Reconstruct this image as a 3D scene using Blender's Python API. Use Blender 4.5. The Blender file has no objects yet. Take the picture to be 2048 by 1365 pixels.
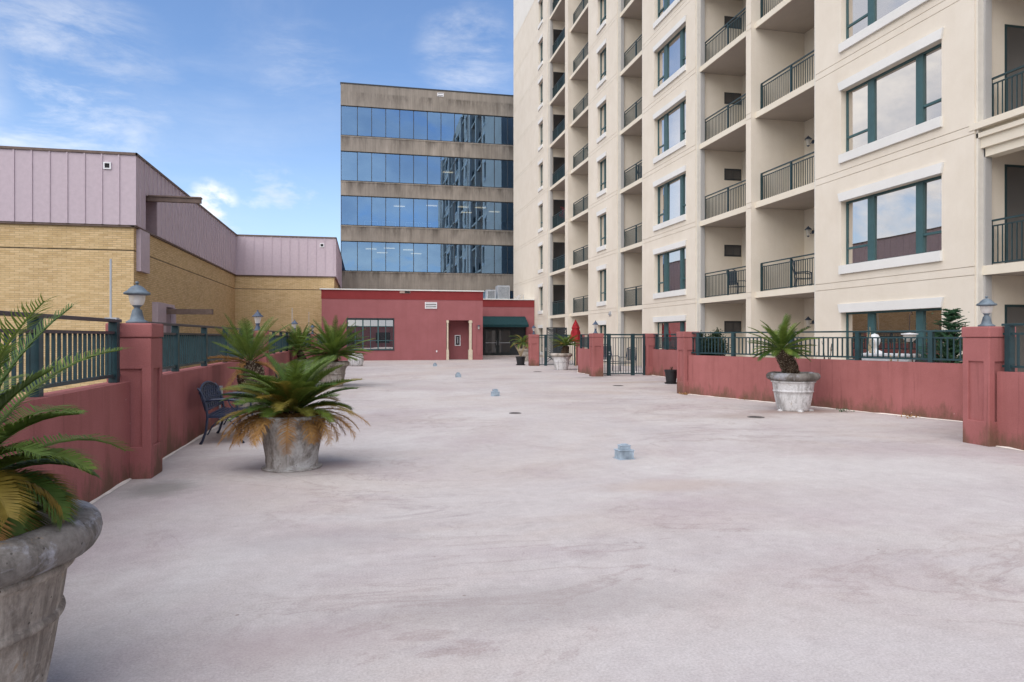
import bpy, bmesh, math, random
from mathutils import Vector, Matrix
R = math.radians
S = bpy.context.scene
COL = S.collection
rnd = random.Random(7)

# ------------------------------------------------------------------ materials
class NT:
    """small helper to write node trees"""
    def __init__(self, name, rough=0.8, spec=0.3):
        self.m = bpy.data.materials.new(name); self.m.use_nodes = True
        self.t = self.m.node_tree; self.n = self.t.nodes; self.l = self.t.links
        self.b = self.n['Principled BSDF']; self.out = self.n['Material Output']
        self.b.inputs['Roughness'].default_value = rough
        self.b.inputs['Specular IOR Level'].default_value = spec
        self.g = None
    def node(self, typ, **kw):
        x = self.n.new(typ)
        for k, v in kw.items(): setattr(x, k, v)
        return x
    def link(self, a, b): self.l.new(a, b)
    def pos(self, scale=(1, 1, 1), obj=False):
        if obj: o = self.node('ShaderNodeTexCoord').outputs['Object']
        else: o = self.node('ShaderNodeNewGeometry').outputs['Position']
        mp = self.node('ShaderNodeMapping'); mp.inputs['Scale'].default_value = scale
        self.link(o, mp.inputs['Vector']); return mp.outputs['Vector']
    def noise(self, scale, vec=None, detail=5, rough=.6, dist=0):
        x = self.node('ShaderNodeTexNoise'); x.inputs['Scale'].default_value = scale
        x.inputs['Detail'].default_value = detail; x.inputs['Roughness'].default_value = rough
        x.inputs['Distortion'].default_value = dist
        if vec is not None: self.link(vec, x.inputs['Vector'])
        return x.outputs['Fac']
    def ramp(self, fac, stops):
        x = self.node('ShaderNodeValToRGB'); e = x.color_ramp.elements
        while len(e) < len(stops): e.new(.5)
        for i, (p, c) in enumerate(stops):
            e[i].position = p
            e[i].color = (c, c, c, 1) if isinstance(c, (int, float)) else (*c, 1)
        self.link(fac, x.inputs['Fac']); return x.outputs['Color']
    def mix(self, fac, a, b, mode='MIX'):
        x = self.node('ShaderNodeMix', data_type='RGBA', blend_type=mode)
        for s, v in ((x.inputs['Factor'], fac), (x.inputs['A'], a), (x.inputs['B'], b)):
            if isinstance(v, (int, float)): s.default_value = v
            elif isinstance(v, tuple): s.default_value = (*v, 1)
            else: self.link(v, s)
        return x.outputs['Result']
    def math(self, op, a, b=None, clamp=False):
        x = self.node('ShaderNodeMath', operation=op, use_clamp=clamp)
        for i, v in enumerate((a, b)):
            if v is None: continue
            if isinstance(v, (int, float)): x.inputs[i].default_value = v
            else: self.link(v, x.inputs[i])
        return x.outputs[0]
    def color(self, c):
        if isinstance(c, tuple): self.b.inputs['Base Color'].default_value = (*c, 1)
        else: self.link(c, self.b.inputs['Base Color'])
    def bump(self, h, strength=.3, dist=.01):
        x = self.node('ShaderNodeBump'); x.inputs['Strength'].default_value = strength
        x.inputs['Distance'].default_value = dist
        self.link(h, x.inputs['Height']); self.link(x.outputs['Normal'], self.b.inputs['Normal'])

def stucco(name, base, dark, light, streak=.5, bump=.25, grain=90, basegrime=0):
    k = NT(name, .85, .2)
    big = k.noise(.9, k.pos(), 6, .65)
    c = k.mix(k.ramp(big, [(.3, 0), (.7, 1)]), dark, light)
    c = k.mix(.45, c, base)
    st = k.noise(3.0, k.pos((1, 1, .06)), 6, .7)
    c = k.mix(k.math('MULTIPLY', k.ramp(st, [(.5, 0), (.75, 1)]), streak), c, dark)
    if basegrime:
        z = k.node('ShaderNodeSeparateXYZ'); k.link(k.node('ShaderNodeNewGeometry').outputs['Position'], z.inputs[0])
        n = k.noise(2.2, k.pos((1, 1, .35)), 6, .75)
        f = k.math('SUBTRACT', k.math('MULTIPLY', n, 2.1), k.math('ADD', k.math('MULTIPLY', z.outputs[2], 1.25), .62), True)
        c = k.mix(k.math('MULTIPLY', f, basegrime, True), c, (.16, .085, .06))
    if basegrime:
        v = k.node('ShaderNodeTexVoronoi'); v.inputs['Scale'].default_value = 3.1; k.link(k.pos(), v.inputs['Vector'])
        c = k.mix(k.ramp(v.outputs['Distance'], [(.02, .8), (.035, 0)]), c, (.5, .36, .33))
        dr = k.noise(9, k.pos((1, 1, .035)), 4, .6)
        c = k.mix(k.ramp(dr, [(.62, 0), (.72, .5)]), c, (.15, .055, .05))
    gr = k.noise(grain, k.pos(), 3, .6)
    c = k.mix(.18, c, k.ramp(gr, [(.3, .25), (.7, .8)]), 'SOFT_LIGHT')
    k.color(c); k.bump(gr, bump, .006); return k.m

RED = stucco('red_stucco', (.34, .122, .118), (.23, .082, .074), (.385, .148, .143), .7, .45, 70, 2.4)
REDB = stucco('red_building_stucco', (.33, .122, .128), (.27, .098, .10), (.365, .138, .148), .5, .1)
REDT = stucco('dark_red_trim', (.24, .038, .04), (.19, .03, .03), (.27, .045, .048), .2, .1)
CREAM = stucco('cream_stucco', (.73, .665, .56), (.655, .59, .485), (.78, .725, .625), .28, .3, 60)
CREAMTOP = stucco('white_stucco', (.76, .74, .68), (.7, .68, .62), (.8, .78, .72), .12, .2, 60)
TRIM = stucco('white_trim', (.74, .74, .71), (.66, .66, .63), (.78, .78, .75), .1, .1, 60)
GREYTRIM = stucco('grey_trim', (.42, .415, .40), (.37, .365, .35), (.47, .465, .45), .2, .15, 60)
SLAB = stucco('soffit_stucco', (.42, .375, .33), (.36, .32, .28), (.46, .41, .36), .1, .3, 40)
SLABEDGE = stucco('slab_edge_paint', (.74, .68, .56), (.66, .60, .48), (.78, .73, .62), .3, .1, 60)

def paint(name, c, rough=.45, var=.25, spec=.4, metal=0):
    k = NT(name, rough, spec)
    n = k.noise(6, k.pos(), 5, .6)
    k.color(k.mix(k.ramp(n, [(.3, 0), (.75, 1)]), tuple(x * (1 - var) for x in c), tuple(min(1, x * (1 + var)) for x in c)))
    k.b.inputs['Metallic'].default_value = metal
    return k.m
TEAL = paint('teal_paint', (.018, .048, .056), .4)
CORN = paint('pale_corner_paint', (.68, .655, .59), .8, .06, .2)
TEALW = paint('teal_window_paint', (.04, .10, .108), .45, .12)
RAILTOP = paint('brown_rail_paint', (.05, .042, .05), .45)
BRONZE = paint('brown_beam_paint', (.15, .105, .085), .6)
MAUVE = paint('mauve_metal', (.51, .425, .47), .5, .07)
MAUVED = paint('mauve_panel', (.30, .235, .255), .6, .1)
WHITE = paint('white_paint', (.75, .76, .78), .5, .08)
BLACKP = paint('black_plastic', (.018, .019, .022), .5)
BLUEIRON = paint('blue_black_iron', (.022, .032, .062), .35, .35, .5)
LAMPM = paint('weathered_blue_metal', (.115, .15, .18), .55, .45)
LAMPD = paint('dark_lamp_metal', (.05, .075, .12), .5, .3)
GALV = paint('galvanised_metal', (.42, .45, .48), .45, .15, .5, .3)
VENTC = paint('bluegrey_vent', (.30, .37, .43), .6, .45)
DARK = paint('dark_interior', (.012, .012, .014), .7)
AWN = paint('green_awning', (.010, .042, .048), .8, .2, .2)
MULL = paint('dark_mullion', (.03, .036, .042), .5)
RUST = paint('brown_board', (.07, .03, .02), .7)
WOOD = paint('dry_cane', (.42, .33, .2), .8, .3)
BARK = paint('dark_twig', (.06, .04, .03), .8, .3)
UMB = paint('red_canvas', (.27, .018, .024), .85, .3, .2)
MAT_SOIL = paint('potting_soil', (.025, .018, .013), .95, .6, .1)
SEAL = paint('sealant', (.68, .62, .56), .8, .15, .2)
STONEW = paint('white_garden_stone', (.6, .62, .64), .8, .2, .2)
DRAIN = paint('cast_drain', (.11, .10, .095), .6, .3)
COLC = paint('cream_column', (.62, .54, .42), .7, .1)

def concrete_mat():
    k = NT('precast_concrete', .9, .15)
    st = k.noise(1.6, k.pos((1, 1, .12)), 7, .7)
    big = k.noise(.35, k.pos(), 4, .6)
    c = k.mix(k.ramp(st, [(.3, 0), (.72, 1)]), (.20, .178, .152), (.36, .325, .28))
    c = k.mix(k.ramp(big, [(.4, 0), (.7, .6)]), c, (.21, .19, .165))
    f = k.noise(14, k.pos((1, 1, .02)), 2, .5)
    c = k.mix(.25, c, k.ramp(f, [(.35, .25), (.65, .75)]), 'SOFT_LIGHT')
    z = k.node('ShaderNodeSeparateXYZ'); k.link(k.node('ShaderNodeNewGeometry').outputs['Position'], z.inputs[0])
    zz = k.math('FRACT', k.math('DIVIDE', k.math('SUBTRACT', z.outputs[2], 16.32 + .02), 4.22))
    top = k.math('MULTIPLY', zz, 1.0)
    bl = k.noise(1.1, k.pos((1, 1, .25)), 7, .72)
    g_ = k.ramp(zz, [(.72, 0), (.97, 1), (.985, .3)])
    c = k.mix(k.math('MULTIPLY', k.math('MULTIPLY', k.ramp(bl, [(.44, 0), (.62, 1)]), g_), .75), c, (.06, .052, .045))
    k.color(c); k.bump(f, .3, .02); return k.m
CONC = concrete_mat()

def brick_mat():
    k = NT('yellow_brick', .9, .15)
    p = k.node('ShaderNodeSeparateXYZ'); k.link(k.node('ShaderNodeNewGeometry').outputs['Position'], p.inputs[0])
    u = k.math('ADD', p.outputs[0], p.outputs[1])
    cv = k.node('ShaderNodeCombineXYZ'); k.link(u, cv.inputs[0]); k.link(p.outputs[2], cv.inputs[1])
    b = k.node('ShaderNodeTexBrick'); k.link(cv.outputs[0], b.inputs['Vector'])
    b.inputs['Scale'].default_value = 1; b.inputs['Brick Width'].default_value = .33; b.inputs['Row Height'].default_value = .083
    b.inputs['Mortar Size'].default_value = .009; b.inputs['Mortar Smooth'].default_value = .3; b.inputs['Bias'].default_value = -.2
    b.inputs['Color1'].default_value = (.64, .475, .265, 1); b.inputs['Color2'].default_value = (.49, .345, .165, 1)
    b.inputs['Mortar'].default_value = (.34, .255, .15, 1)
    n = k.noise(.5, k.pos((1, 1, 1)), 5, .6)
    c = k.mix(k.ramp(n, [(.35, 0), (.7, .35)]), b.outputs['Color'], (.68, .50, .26))
    fine = k.noise(5, k.pos((1, 1, 3.5)), 3, .6)
    c = k.mix(.5, c, k.ramp(fine, [(.3, .32), (.7, .68)]), 'SOFT_LIGHT')
    k.color(c)
    k.bump(b.outputs['Fac'], -.35, .01); return k.m
BRICK = brick_mat()

def deck_mat():
    k = NT('deck_coating', .78, .3)
    p = k.pos()
    big = k.noise(.16, p, 6, .62, .8)
    c = k.mix(k.ramp(big, [(.4, 0), (.6, 1)]), (.43, .395, .388), (.455, .40, .365))
    st = k.noise(.36, k.pos((.8, 1.15, 1)), 8, .7, .9)
    c = k.mix(k.ramp(st, [(.4, 0), (.62, .8)]), c, (.51, .487, .468))
    pk = k.noise(.55, k.pos((.8, 1, 1)), 6, .65, .6)
    c = k.mix(k.ramp(pk, [(.5, 0), (.68, .7)]), c, (.395, .335, .335))
    # dark ponding marks
    dk = k.noise(.9, k.pos((.5, 1.3, 1)), 9, .74, 1.6)
    dm = k.noise(.22, p, 3, .5)
    f = k.math('MULTIPLY', k.ramp(dk, [(.52, 0), (.66, 1)]), k.ramp(dm, [(.5, 0), (.6, .75)]))
    c = k.mix(f, c, (.30, .25, .25))
    # tide lines where puddles dried
    td = k.noise(.42, k.pos((.8, 1.25, 1), False), 8, .62, 1.3)
    c = k.mix(k.math('MULTIPLY', k.ramp(td, [(.525, 0), (.535, .55), (.56, 0)]), k.ramp(dm, [(.42, 0), (.55, 1)])), c, (.33, .27, .255))
    c = k.mix(k.ramp(td, [(.56, 0), (.6, .22)]), c, (.42, .37, .37))
    # patch outlines in the coating
    wv = k.node('ShaderNodeTexVoronoi', feature='DISTANCE_TO_EDGE'); wv.inputs['Scale'].default_value = .16
    k.link(k.pos((1, .6, 1)), wv.inputs['Vector'])
    c = k.mix(k.math('MULTIPLY', k.ramp(wv.outputs['Distance'], [(0, 1), (.006, 0)]), .10), c, (.62, .58, .56))
    sp = k.noise(70, p, 4, .8)
    c = k.mix(.75, c, k.ramp(sp, [(.36, .3), (.64, .66)]), 'SOFT_LIGHT')
    md = k.noise(3.4, k.pos((1, .9, 1)), 9, .78, .2)
    c = k.mix(.45, c, k.ramp(md, [(.34, .37), (.66, .6)]), 'SOFT_LIGHT')
    dirt = k.noise(5.5, p, 9, .8, .8)
    c = k.mix(k.math('MULTIPLY', k.ramp(dirt, [(.60, 0), (.66, .75)]), k.ramp(dm, [(.46, 0), (.6, 1)])), c, (.24, .20, .19))
    crk = k.node('ShaderNodeTexVoronoi', feature='DISTANCE_TO_EDGE'); crk.inputs['Scale'].default_value = .55
    wp = k.node('ShaderNodeVectorMath', operation='ADD'); k.link(p, wp.inputs[0])
    wn = k.node('ShaderNodeTexNoise'); wn.inputs['Scale'].default_value = 2.2; wn.inputs['Detail'].default_value = 6; k.link(p, wn.inputs['Vector']); k.link(wn.outputs['Color'], wp.inputs[1])
    k.link(wp.outputs[0], crk.inputs['Vector'])
    c = k.mix(k.math('MULTIPLY', k.ramp(crk.outputs['Distance'], [(0, 1), (.004, 0)]), k.ramp(big, [(.48, 0), (.56, .5)])), c, (.25, .2, .19))
    sp2 = k.noise(11, p, 5, .7)
    c = k.mix(.4, c, k.ramp(sp2, [(.3, .36), (.7, .62)]), 'SOFT_LIGHT')
    v = k.node('ShaderNodeTexVoronoi'); v.inputs['Scale'].default_value = 2.2; k.link(p, v.inputs['Vector'])
    c = k.mix(k.ramp(v.outputs['Distance'], [(.018, .7), (.03, 0)]), c, (.2, .15, .13))
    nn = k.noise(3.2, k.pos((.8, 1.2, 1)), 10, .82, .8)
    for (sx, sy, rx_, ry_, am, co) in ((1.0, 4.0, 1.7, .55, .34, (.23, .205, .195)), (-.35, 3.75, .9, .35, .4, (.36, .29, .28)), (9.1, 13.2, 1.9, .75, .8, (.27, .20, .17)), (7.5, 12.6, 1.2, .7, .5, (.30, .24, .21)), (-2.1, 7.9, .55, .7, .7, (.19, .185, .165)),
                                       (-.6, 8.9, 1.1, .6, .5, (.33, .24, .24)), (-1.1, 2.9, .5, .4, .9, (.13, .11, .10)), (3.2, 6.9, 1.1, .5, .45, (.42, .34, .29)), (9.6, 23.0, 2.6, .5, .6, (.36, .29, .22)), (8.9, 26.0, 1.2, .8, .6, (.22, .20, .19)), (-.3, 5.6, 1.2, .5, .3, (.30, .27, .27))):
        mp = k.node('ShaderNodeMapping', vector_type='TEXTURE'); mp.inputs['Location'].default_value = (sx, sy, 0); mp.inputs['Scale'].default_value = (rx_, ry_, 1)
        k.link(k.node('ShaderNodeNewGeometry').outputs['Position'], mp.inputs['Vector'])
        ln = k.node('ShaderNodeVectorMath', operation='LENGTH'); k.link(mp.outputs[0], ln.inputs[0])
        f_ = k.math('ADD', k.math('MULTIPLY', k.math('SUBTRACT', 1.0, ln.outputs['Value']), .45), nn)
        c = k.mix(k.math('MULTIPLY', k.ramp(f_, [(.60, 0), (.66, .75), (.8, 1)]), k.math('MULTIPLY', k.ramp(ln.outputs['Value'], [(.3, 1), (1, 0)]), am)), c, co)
    k.color(c); k.bump(sp, .35, .004)
    k.link(k.ramp(st, [(.3, .62), (.7, .86)]), k.b.inputs['Roughness'])
    return k.m
DECK = deck_mat()

def pot_mat(name, base, stain, light, amt):
    k = NT(name, .88, .2)
    p = k.pos((1, 1, 1), True)
    st = k.noise(7, k.pos((1, 1, .16), True), 7, .72, .3)
    c = k.mix(k.ramp(st, [(.45, 0), (.60, amt)]), base, stain)
    bl = k.noise(3.2, p, 7, .7, .5)
    c = k.mix(k.ramp(bl, [(.51, 0), (.60, .75)]), c, light)
    li = k.noise(6, p, 6, .75, .3); c = k.mix(k.ramp(li, [(.63, 0), (.68, .5)]), c, (.30, .19, .09))
    sp = k.noise(38, p, 5, .7)
    c = k.mix(.45, c, k.ramp(sp, [(.33, .22), (.66, .75)]), 'SOFT_LIGHT')
    v = k.node('ShaderNodeTexVoronoi'); v.inputs['Scale'].default_value = 16; k.link(p, v.inputs['Vector'])
    c = k.mix(k.ramp(v.outputs['Distance'], [(.07, .8), (.1, 0)]), c, (.06, .05, .045))
    k.color(c); k.bump(sp, .5, .006); return k.m
POTC = pot_mat('weathered_concrete', (.37, .33, .285), (.13, .11, .095), (.47, .44, .40), .75)
POTRIM = pot_mat('mossy_rim', (.19, .175, .16), (.085, .075, .065), (.35, .36, .40), .8)
POTW = pot_mat('whitewashed_pot', (.60, .60, .60), (.22, .21, .20), (.68, .69, .70), .75)
POTG = pot_mat('grey_pot', (.36, .345, .325), (.15, .13, .115), (.50, .50, .49), .9)

def leaf_mat(name, a, b, tr=.3, rough=.6):
    k = NT(name, rough, .35)
    oi = k.node('ShaderNodeObjectInfo')
    n = k.noise(9, k.pos(), 3, .6)
    c = k.mix(oi.outputs['Random'], a, b)
    c = k.mix(.7, c, k.ramp(n, [(.3, .25), (.7, .75)]), 'SOFT_LIGHT')
    k.color(c)
    t = k.node('ShaderNodeBsdfTranslucent'); k.link(c, t.inputs['Color'])
    ms = k.node('ShaderNodeMixShader'); ms.inputs[0].default_value = tr
    k.link(k.b.outputs[0], ms.inputs[1]); k.link(t.outputs[0], ms.inputs[2]); k.link(ms.outputs[0], k.out.inputs['Surface'])
    return k.m
LEAF = leaf_mat('palm_green', (.06, .115, .02), (.135, .19, .03))
LEAFY = leaf_mat('palm_yellowing', (.14, .15, .025), (.27, .18, .03))
LEAFD = leaf_mat('palm_dry', (.42, .24, .08), (.30, .155, .05), .2, .75)
LEAFB = leaf_mat('bush_leaves', (.028, .05, .022), (.05, .075, .03))
LEAFE = leaf_mat('evergreen_leaves', (.05, .125, .06), (.065, .14, .07))
FLOWER = leaf_mat('red_blossom', (.4, .03, .05), (.4, .03, .05))
TRUNK = paint('palm_trunk_stubs', (.085, .06, .042), .9, .6, .1)
TRUNKL = paint('palm_stub_tips', (.40, .34, .26), .9, .3, .1)
TRUNKR = paint('palm_trunk_reddish', (.11, .045, .03), .9, .5, .1)

def glass_mat(name, body, tint, f0, f1, rough=.0, see=0):
    k = NT(name, .3, .5)
    k.color(body)
    g = k.node('ShaderNodeBsdfGlossy'); g.inputs['Color'].default_value = (*tint, 1); g.inputs['Roughness'].default_value = rough
    lw = k.node('ShaderNodeLayerWeight'); lw.inputs['Blend'].default_value = .35
    mr = k.node('ShaderNodeMapRange'); k.link(lw.outputs['Facing'], mr.inputs[0]); mr.inputs[3].default_value = f0; mr.inputs[4].default_value = f1
    ms = k.node('ShaderNodeMixShader'); k.link(mr.outputs[0], ms.inputs[0])
    base = k.b.outputs[0]
    if see:
        t = k.node('ShaderNodeBsdfTransparent'); t.inputs['Color'].default_value = (.75, .8, .85, 1)
        m2 = k.node('ShaderNodeMixShader'); m2.inputs[0].default_value = see
        k.link(k.b.outputs[0], m2.inputs[1]); k.link(t.outputs[0], m2.inputs[2]); base = m2.outputs[0]
    k.link(base, ms.inputs[1]); k.link(g.outputs[0], ms.inputs[2]); k.link(ms.outputs[0], k.out.inputs['Surface'])
    wob = k.noise(.5, k.pos(), 2, .5); bp = k.node('ShaderNodeBump'); bp.inputs['Strength'].default_value = .022; bp.inputs['Distance'].default_value = .1
    k.link(wob, bp.inputs['Height']); k.link(bp.outputs[0], g.inputs['Normal'])
    return k.m
GLASS = glass_mat('window_glass', (.02, .02, .024), (1, .95, .90), .5, .97)
GLASSD = glass_mat('dark_glass', (.015, .016, .018), (.9, .92, 1), .06, .6)
OGLASS = glass_mat('office_glass', (.01, .013, .02), (.28, .47, .72), .62, .95, 0, .85)
LGLASS = None
def lamp_glass():
    k = NT('frosted_lamp_glass', .25, .5); k.color((.9, .88, .83))
    t = k.node('ShaderNodeBsdfTransparent')
    tl = k.node('ShaderNodeBsdfTranslucent'); tl.inputs['Color'].default_value = (.92, .9, .86, 1)
    m1 = k.node('ShaderNodeMixShader'); m1.inputs[0].default_value = .4; k.link(k.b.outputs[0], m1.inputs[1]); k.link(tl.outputs[0], m1.inputs[2])
    m2 = k.node('ShaderNodeMixShader'); m2.inputs[0].default_value = .38; k.link(m1.outputs[0], m2.inputs[1]); k.link(t.outputs[0], m2.inputs[2])
    k.link(m2.outputs[0], k.out.inputs['Surface']); return k.m
LGLASS = lamp_glass()
def emit(name, c, s):
    k = NT(name); e = k.node('ShaderNodeEmission'); e.inputs[0].default_value = (*c, 1); e.inputs[1].default_value = s
    k.link(e.outputs[0], k.out.inputs['Surface']); return k.m
TUBE = emit('lit_ceiling_lamp', (1, .85, .55), .9)
def ground_mat():
    k = NT('street_ground', .9, .2)
    n = k.noise(.05, k.pos(), 6, .6)
    k.color(k.mix(n, (.05, .05, .05), (.12, .11, .10))); return k.m
GROUND = ground_mat()
def blind_mat(name, a, b, sc):
    k = NT(name, .7, .2)
    w = k.node('ShaderNodeTexWave', wave_type='BANDS', bands_direction='Z'); w.inputs['Scale'].default_value = sc
    k.link(k.pos(), w.inputs['Vector']); k.color(k.mix(w.outputs['Fac'], a, b)); return k.m

# ------------------------------------------------------------------ mesh helper
class MB:
    def __init__(s): s.v = []; s.f = []; s.mi = []; s.sm = []; s.T = None; s.m = 0; s.smooth = False
    def vert(s, p):
        p = Vector(p); s.v.append(s.T @ p if s.T else p); return len(s.v) - 1
    def face(s, idx): s.f.append(tuple(idx)); s.mi.append(s.m); s.sm.append(s.smooth)
    def poly(s, pts): s.face([s.vert(p) for p in pts])
    def box(s, x0, x1, y0, y1, z0, z1, b=0):
        if x1 < x0: x0, x1 = x1, x0
        if y1 < y0: y0, y1 = y1, y0
        if b <= 0:
            i = [s.vert(p) for p in ((x0, y0, z0), (x1, y0, z0), (x1, y1, z0), (x0, y1, z0), (x0, y0, z1), (x1, y0, z1), (x1, y1, z1), (x0, y1, z1))]
            for q in ((0, 3, 2, 1), (4, 5, 6, 7), (0, 1, 5, 4), (1, 2, 6, 5), (2, 3, 7, 6), (3, 0, 4, 7)): s.face([i[k] for k in q])
        else:
            bm = bmesh.new(); r = bmesh.ops.create_cube(bm, size=1)
            for v in bm.verts: v.co = Vector(((x0 + x1) / 2 + v.co.x * (x1 - x0), (y0 + y1) / 2 + v.co.y * (y1 - y0), (z0 + z1) / 2 + v.co.z * (z1 - z0)))
            bmesh.ops.bevel(bm, geom=bm.edges[:], offset=b, segments=2, profile=.6, affect='EDGES')
            s.bm(bm)
        return s
    def bm(s, bm):
        bm.verts.index_update(); o = len(s.v)
        for v in bm.verts: s.vert(v.co)
        for f in bm.faces: s.face([o + v.index for v in f.verts])
        bm.free()
    def prism(s, pts, z0, z1):
        n = len(pts)
        a = [s.vert((p[0], p[1], z0)) for p in pts]; b = [s.vert((p[0], p[1], z1)) for p in pts]
        s.face(a[::-1]); s.face(b)
        for i in range(n): s.face((a[i], a[(i + 1) % n], b[(i + 1) % n], b[i]))
    def lathe(s, prof, c=(0, 0, 0), n=32, cap=True, rot=0, lobes=0):
        rings = []
        for r, z in prof:
            rings.append([s.vert((c[0] + r * math.cos(2 * math.pi * k / n + rot), c[1] + r * math.sin(2 * math.pi * k / n + rot), c[2] + z)) for k in range(n)])
        for a, b in zip(rings, rings[1:]):
            for k in range(n): s.face((a[k], a[(k + 1) % n], b[(k + 1) % n], b[k]))
        if cap: s.face(rings[0][::-1]); s.face(rings[-1])
    def tube(s, pts, r, n=8, cap=True):
        pts = [Vector(p) for p in pts]; rs = r if isinstance(r, (list, tuple)) else [r] * len(pts)
        rings = []; ref = None
        for i, p in enumerate(pts):
            d = (pts[min(i + 1, len(pts) - 1)] - pts[max(i - 1, 0)]).normalized()
            if ref is None: ref = Vector((0, 0, 1)) if abs(d.z) < .9 else Vector((1, 0, 0))
            u = d.cross(ref).normalized(); w = u.cross(d).normalized(); ref = w
            rings.append([s.vert(p + (u * math.cos(2 * math.pi * k / n) + w * math.sin(2 * math.pi * k / n)) * rs[i]) for k in range(n)])
        for a, b in zip(rings, rings[1:]):
            for k in range(n): s.face((a[k], b[k], b[(k + 1) % n], a[(k + 1) % n]))
        if cap: s.face(rings[0]); s.face(rings[-1][::-1])
    def build(s, name, mats, parent=None, loc=None, fixn=True):
        me = bpy.data.meshes.new(name); me.from_pydata([tuple(v) for v in s.v], [], s.f)
        if not isinstance(mats, (list, tuple)): mats = [mats]
        for m in mats: me.materials.append(m)
        me.polygons.foreach_set('material_index', s.mi); me.polygons.foreach_set('use_smooth', s.sm)
        me.update()
        if fixn:
            bm = bmesh.new(); bm.from_mesh(me); bmesh.ops.recalc_face_normals(bm, faces=bm.faces[:]); bm.to_mesh(me); bm.free()
        o = bpy.data.objects.new(name, me); COL.objects.link(o)
        if parent: o.parent = parent
        if loc: o.location = loc
        return o

def tag(o, label=None, cat=None, group=None, kind=None):
    if label: o['label'] = label
    if cat: o['category'] = cat
    if group: o['group'] = group
    if kind: o['kind'] = kind
    return o
def empty(name, loc=(0, 0, 0), rz=0, label=None, cat=None, group=None):
    o = bpy.data.objects.new(name, None); COL.objects.link(o); o.location = loc; o.rotation_euler = (0, 0, rz)
    o.empty_display_size = .1
    return tag(o, label, cat, group)
def copy_tree(o, parent=None):
    c = o.copy(); COL.objects.link(c); c.parent = parent
    for ch in list(o.children): copy_tree(ch, c)
    return c

# ------------------------------------------------------------------ setting
m = MB(); m.poly([(-600, -600, -6), (600, -600, -6), (600, 900, -6), (-600, 900, -6)])
tag(m.build('ground', GROUND), kind='structure')
m = MB(); m.box(-2.83, 30, -14, 64, -.6, 0)
tag(m.build('deck', DECK), kind='structure')

# ------------------------------------------------------------------ pillars, walls, railings
PW = .46
def pillar(x0, y0, label, w=PW, d=PW, h=1.76, panel=('W', 'S')):
    root = empty('stucco_pillar', (x0 + w / 2, y0 + d / 2, 0), 0, label, 'pillar', 'red stucco pillars along the terrace walls')
    m = MB(); a, b = w / 2, d / 2; t = .028
    m.box(-a + t, a - t, -b + t, b - t, -.02, h - .1)           # core
    def ring(z0, z1): m.box(-a, a, -b, b, z0, z1, .012)
    ring(-.02, .36); ring(h - .55 + .03, h - .17)
    for sx in (-1, 1):
        for sy in (-1, 1):
            cx, cy = sx * a, sy * b
            m.box(cx, cx - sx * .1, cy, cy - sy * .1, .34, h - .5, .01)
    m.build('shaft', RED, root)
    c = MB(); c.box(-a - .012, a + .012, -b - .012, b + .012, h - .163, h, .02); c.build('cap', RED, root)
    return root

def low_wall(pts, label, z=1.1, w=.24, joints=True):
    m = MB()
    P = [Vector((p[0], p[1], 0)) for p in pts]
    def off(i, sgn):
        if i == 0: d = (P[1] - P[0]).normalized(); n = Vector((-d.y, d.x, 0)); return P[0] + n * sgn * w / 2
        if i == len(P) - 1: d = (P[-1] - P[-2]).normalized(); n = Vector((-d.y, d.x, 0)); return P[-1] + n * sgn * w / 2
        d0 = (P[i] - P[i - 1]).normalized(); d1 = (P[i + 1] - P[i]).normalized()
        n0 = Vector((-d0.y, d0.x, 0)); n1 = Vector((-d1.y, d1.x, 0)); n = (n0 + n1).normalized()
        return P[i] + n * sgn * w / 2 / max(.3, n.dot(n0))
    L = [off(i, 1) for i in range(len(P))]; Rr = [off(i, -1) for i in range(len(P))]
    for i in range(len(P) - 1):
        q = [L[i], L[i + 1], Rr[i + 1], Rr[i]]
        m.prism([(v.x, v.y) for v in q][::-1], -.02, z)
    o = tag(m.build('low_wall', RED), label, 'wall', 'red stucco low walls')
    for side in (1, -1):
        s = MB()
        for i in range(len(P) - 1):
            a = off(i, side); b = off(i + 1, side); d = (b - a); n = Vector((-d.y, d.x, 0)).normalized() * side
            k = max(2, int(d.length / .22)); pr = []
            for j in range(k + 1):
                wd = .018 + .022 * rnd.random(); hh = .012 + .018 * rnd.random(); c = a + d * (j / k)
                pr.append((c - n * .004 + Vector((0, 0, hh)), c + n * wd + Vector((0, 0, .004)), c - n * .004 + Vector((0, 0, .0))))
            for q0, q1 in zip(pr, pr[1:]):
                s.poly([q0[0], q1[0], q1[1], q0[1]])
        s.build('sealant_bead', SEAL, o)
    return o

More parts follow.
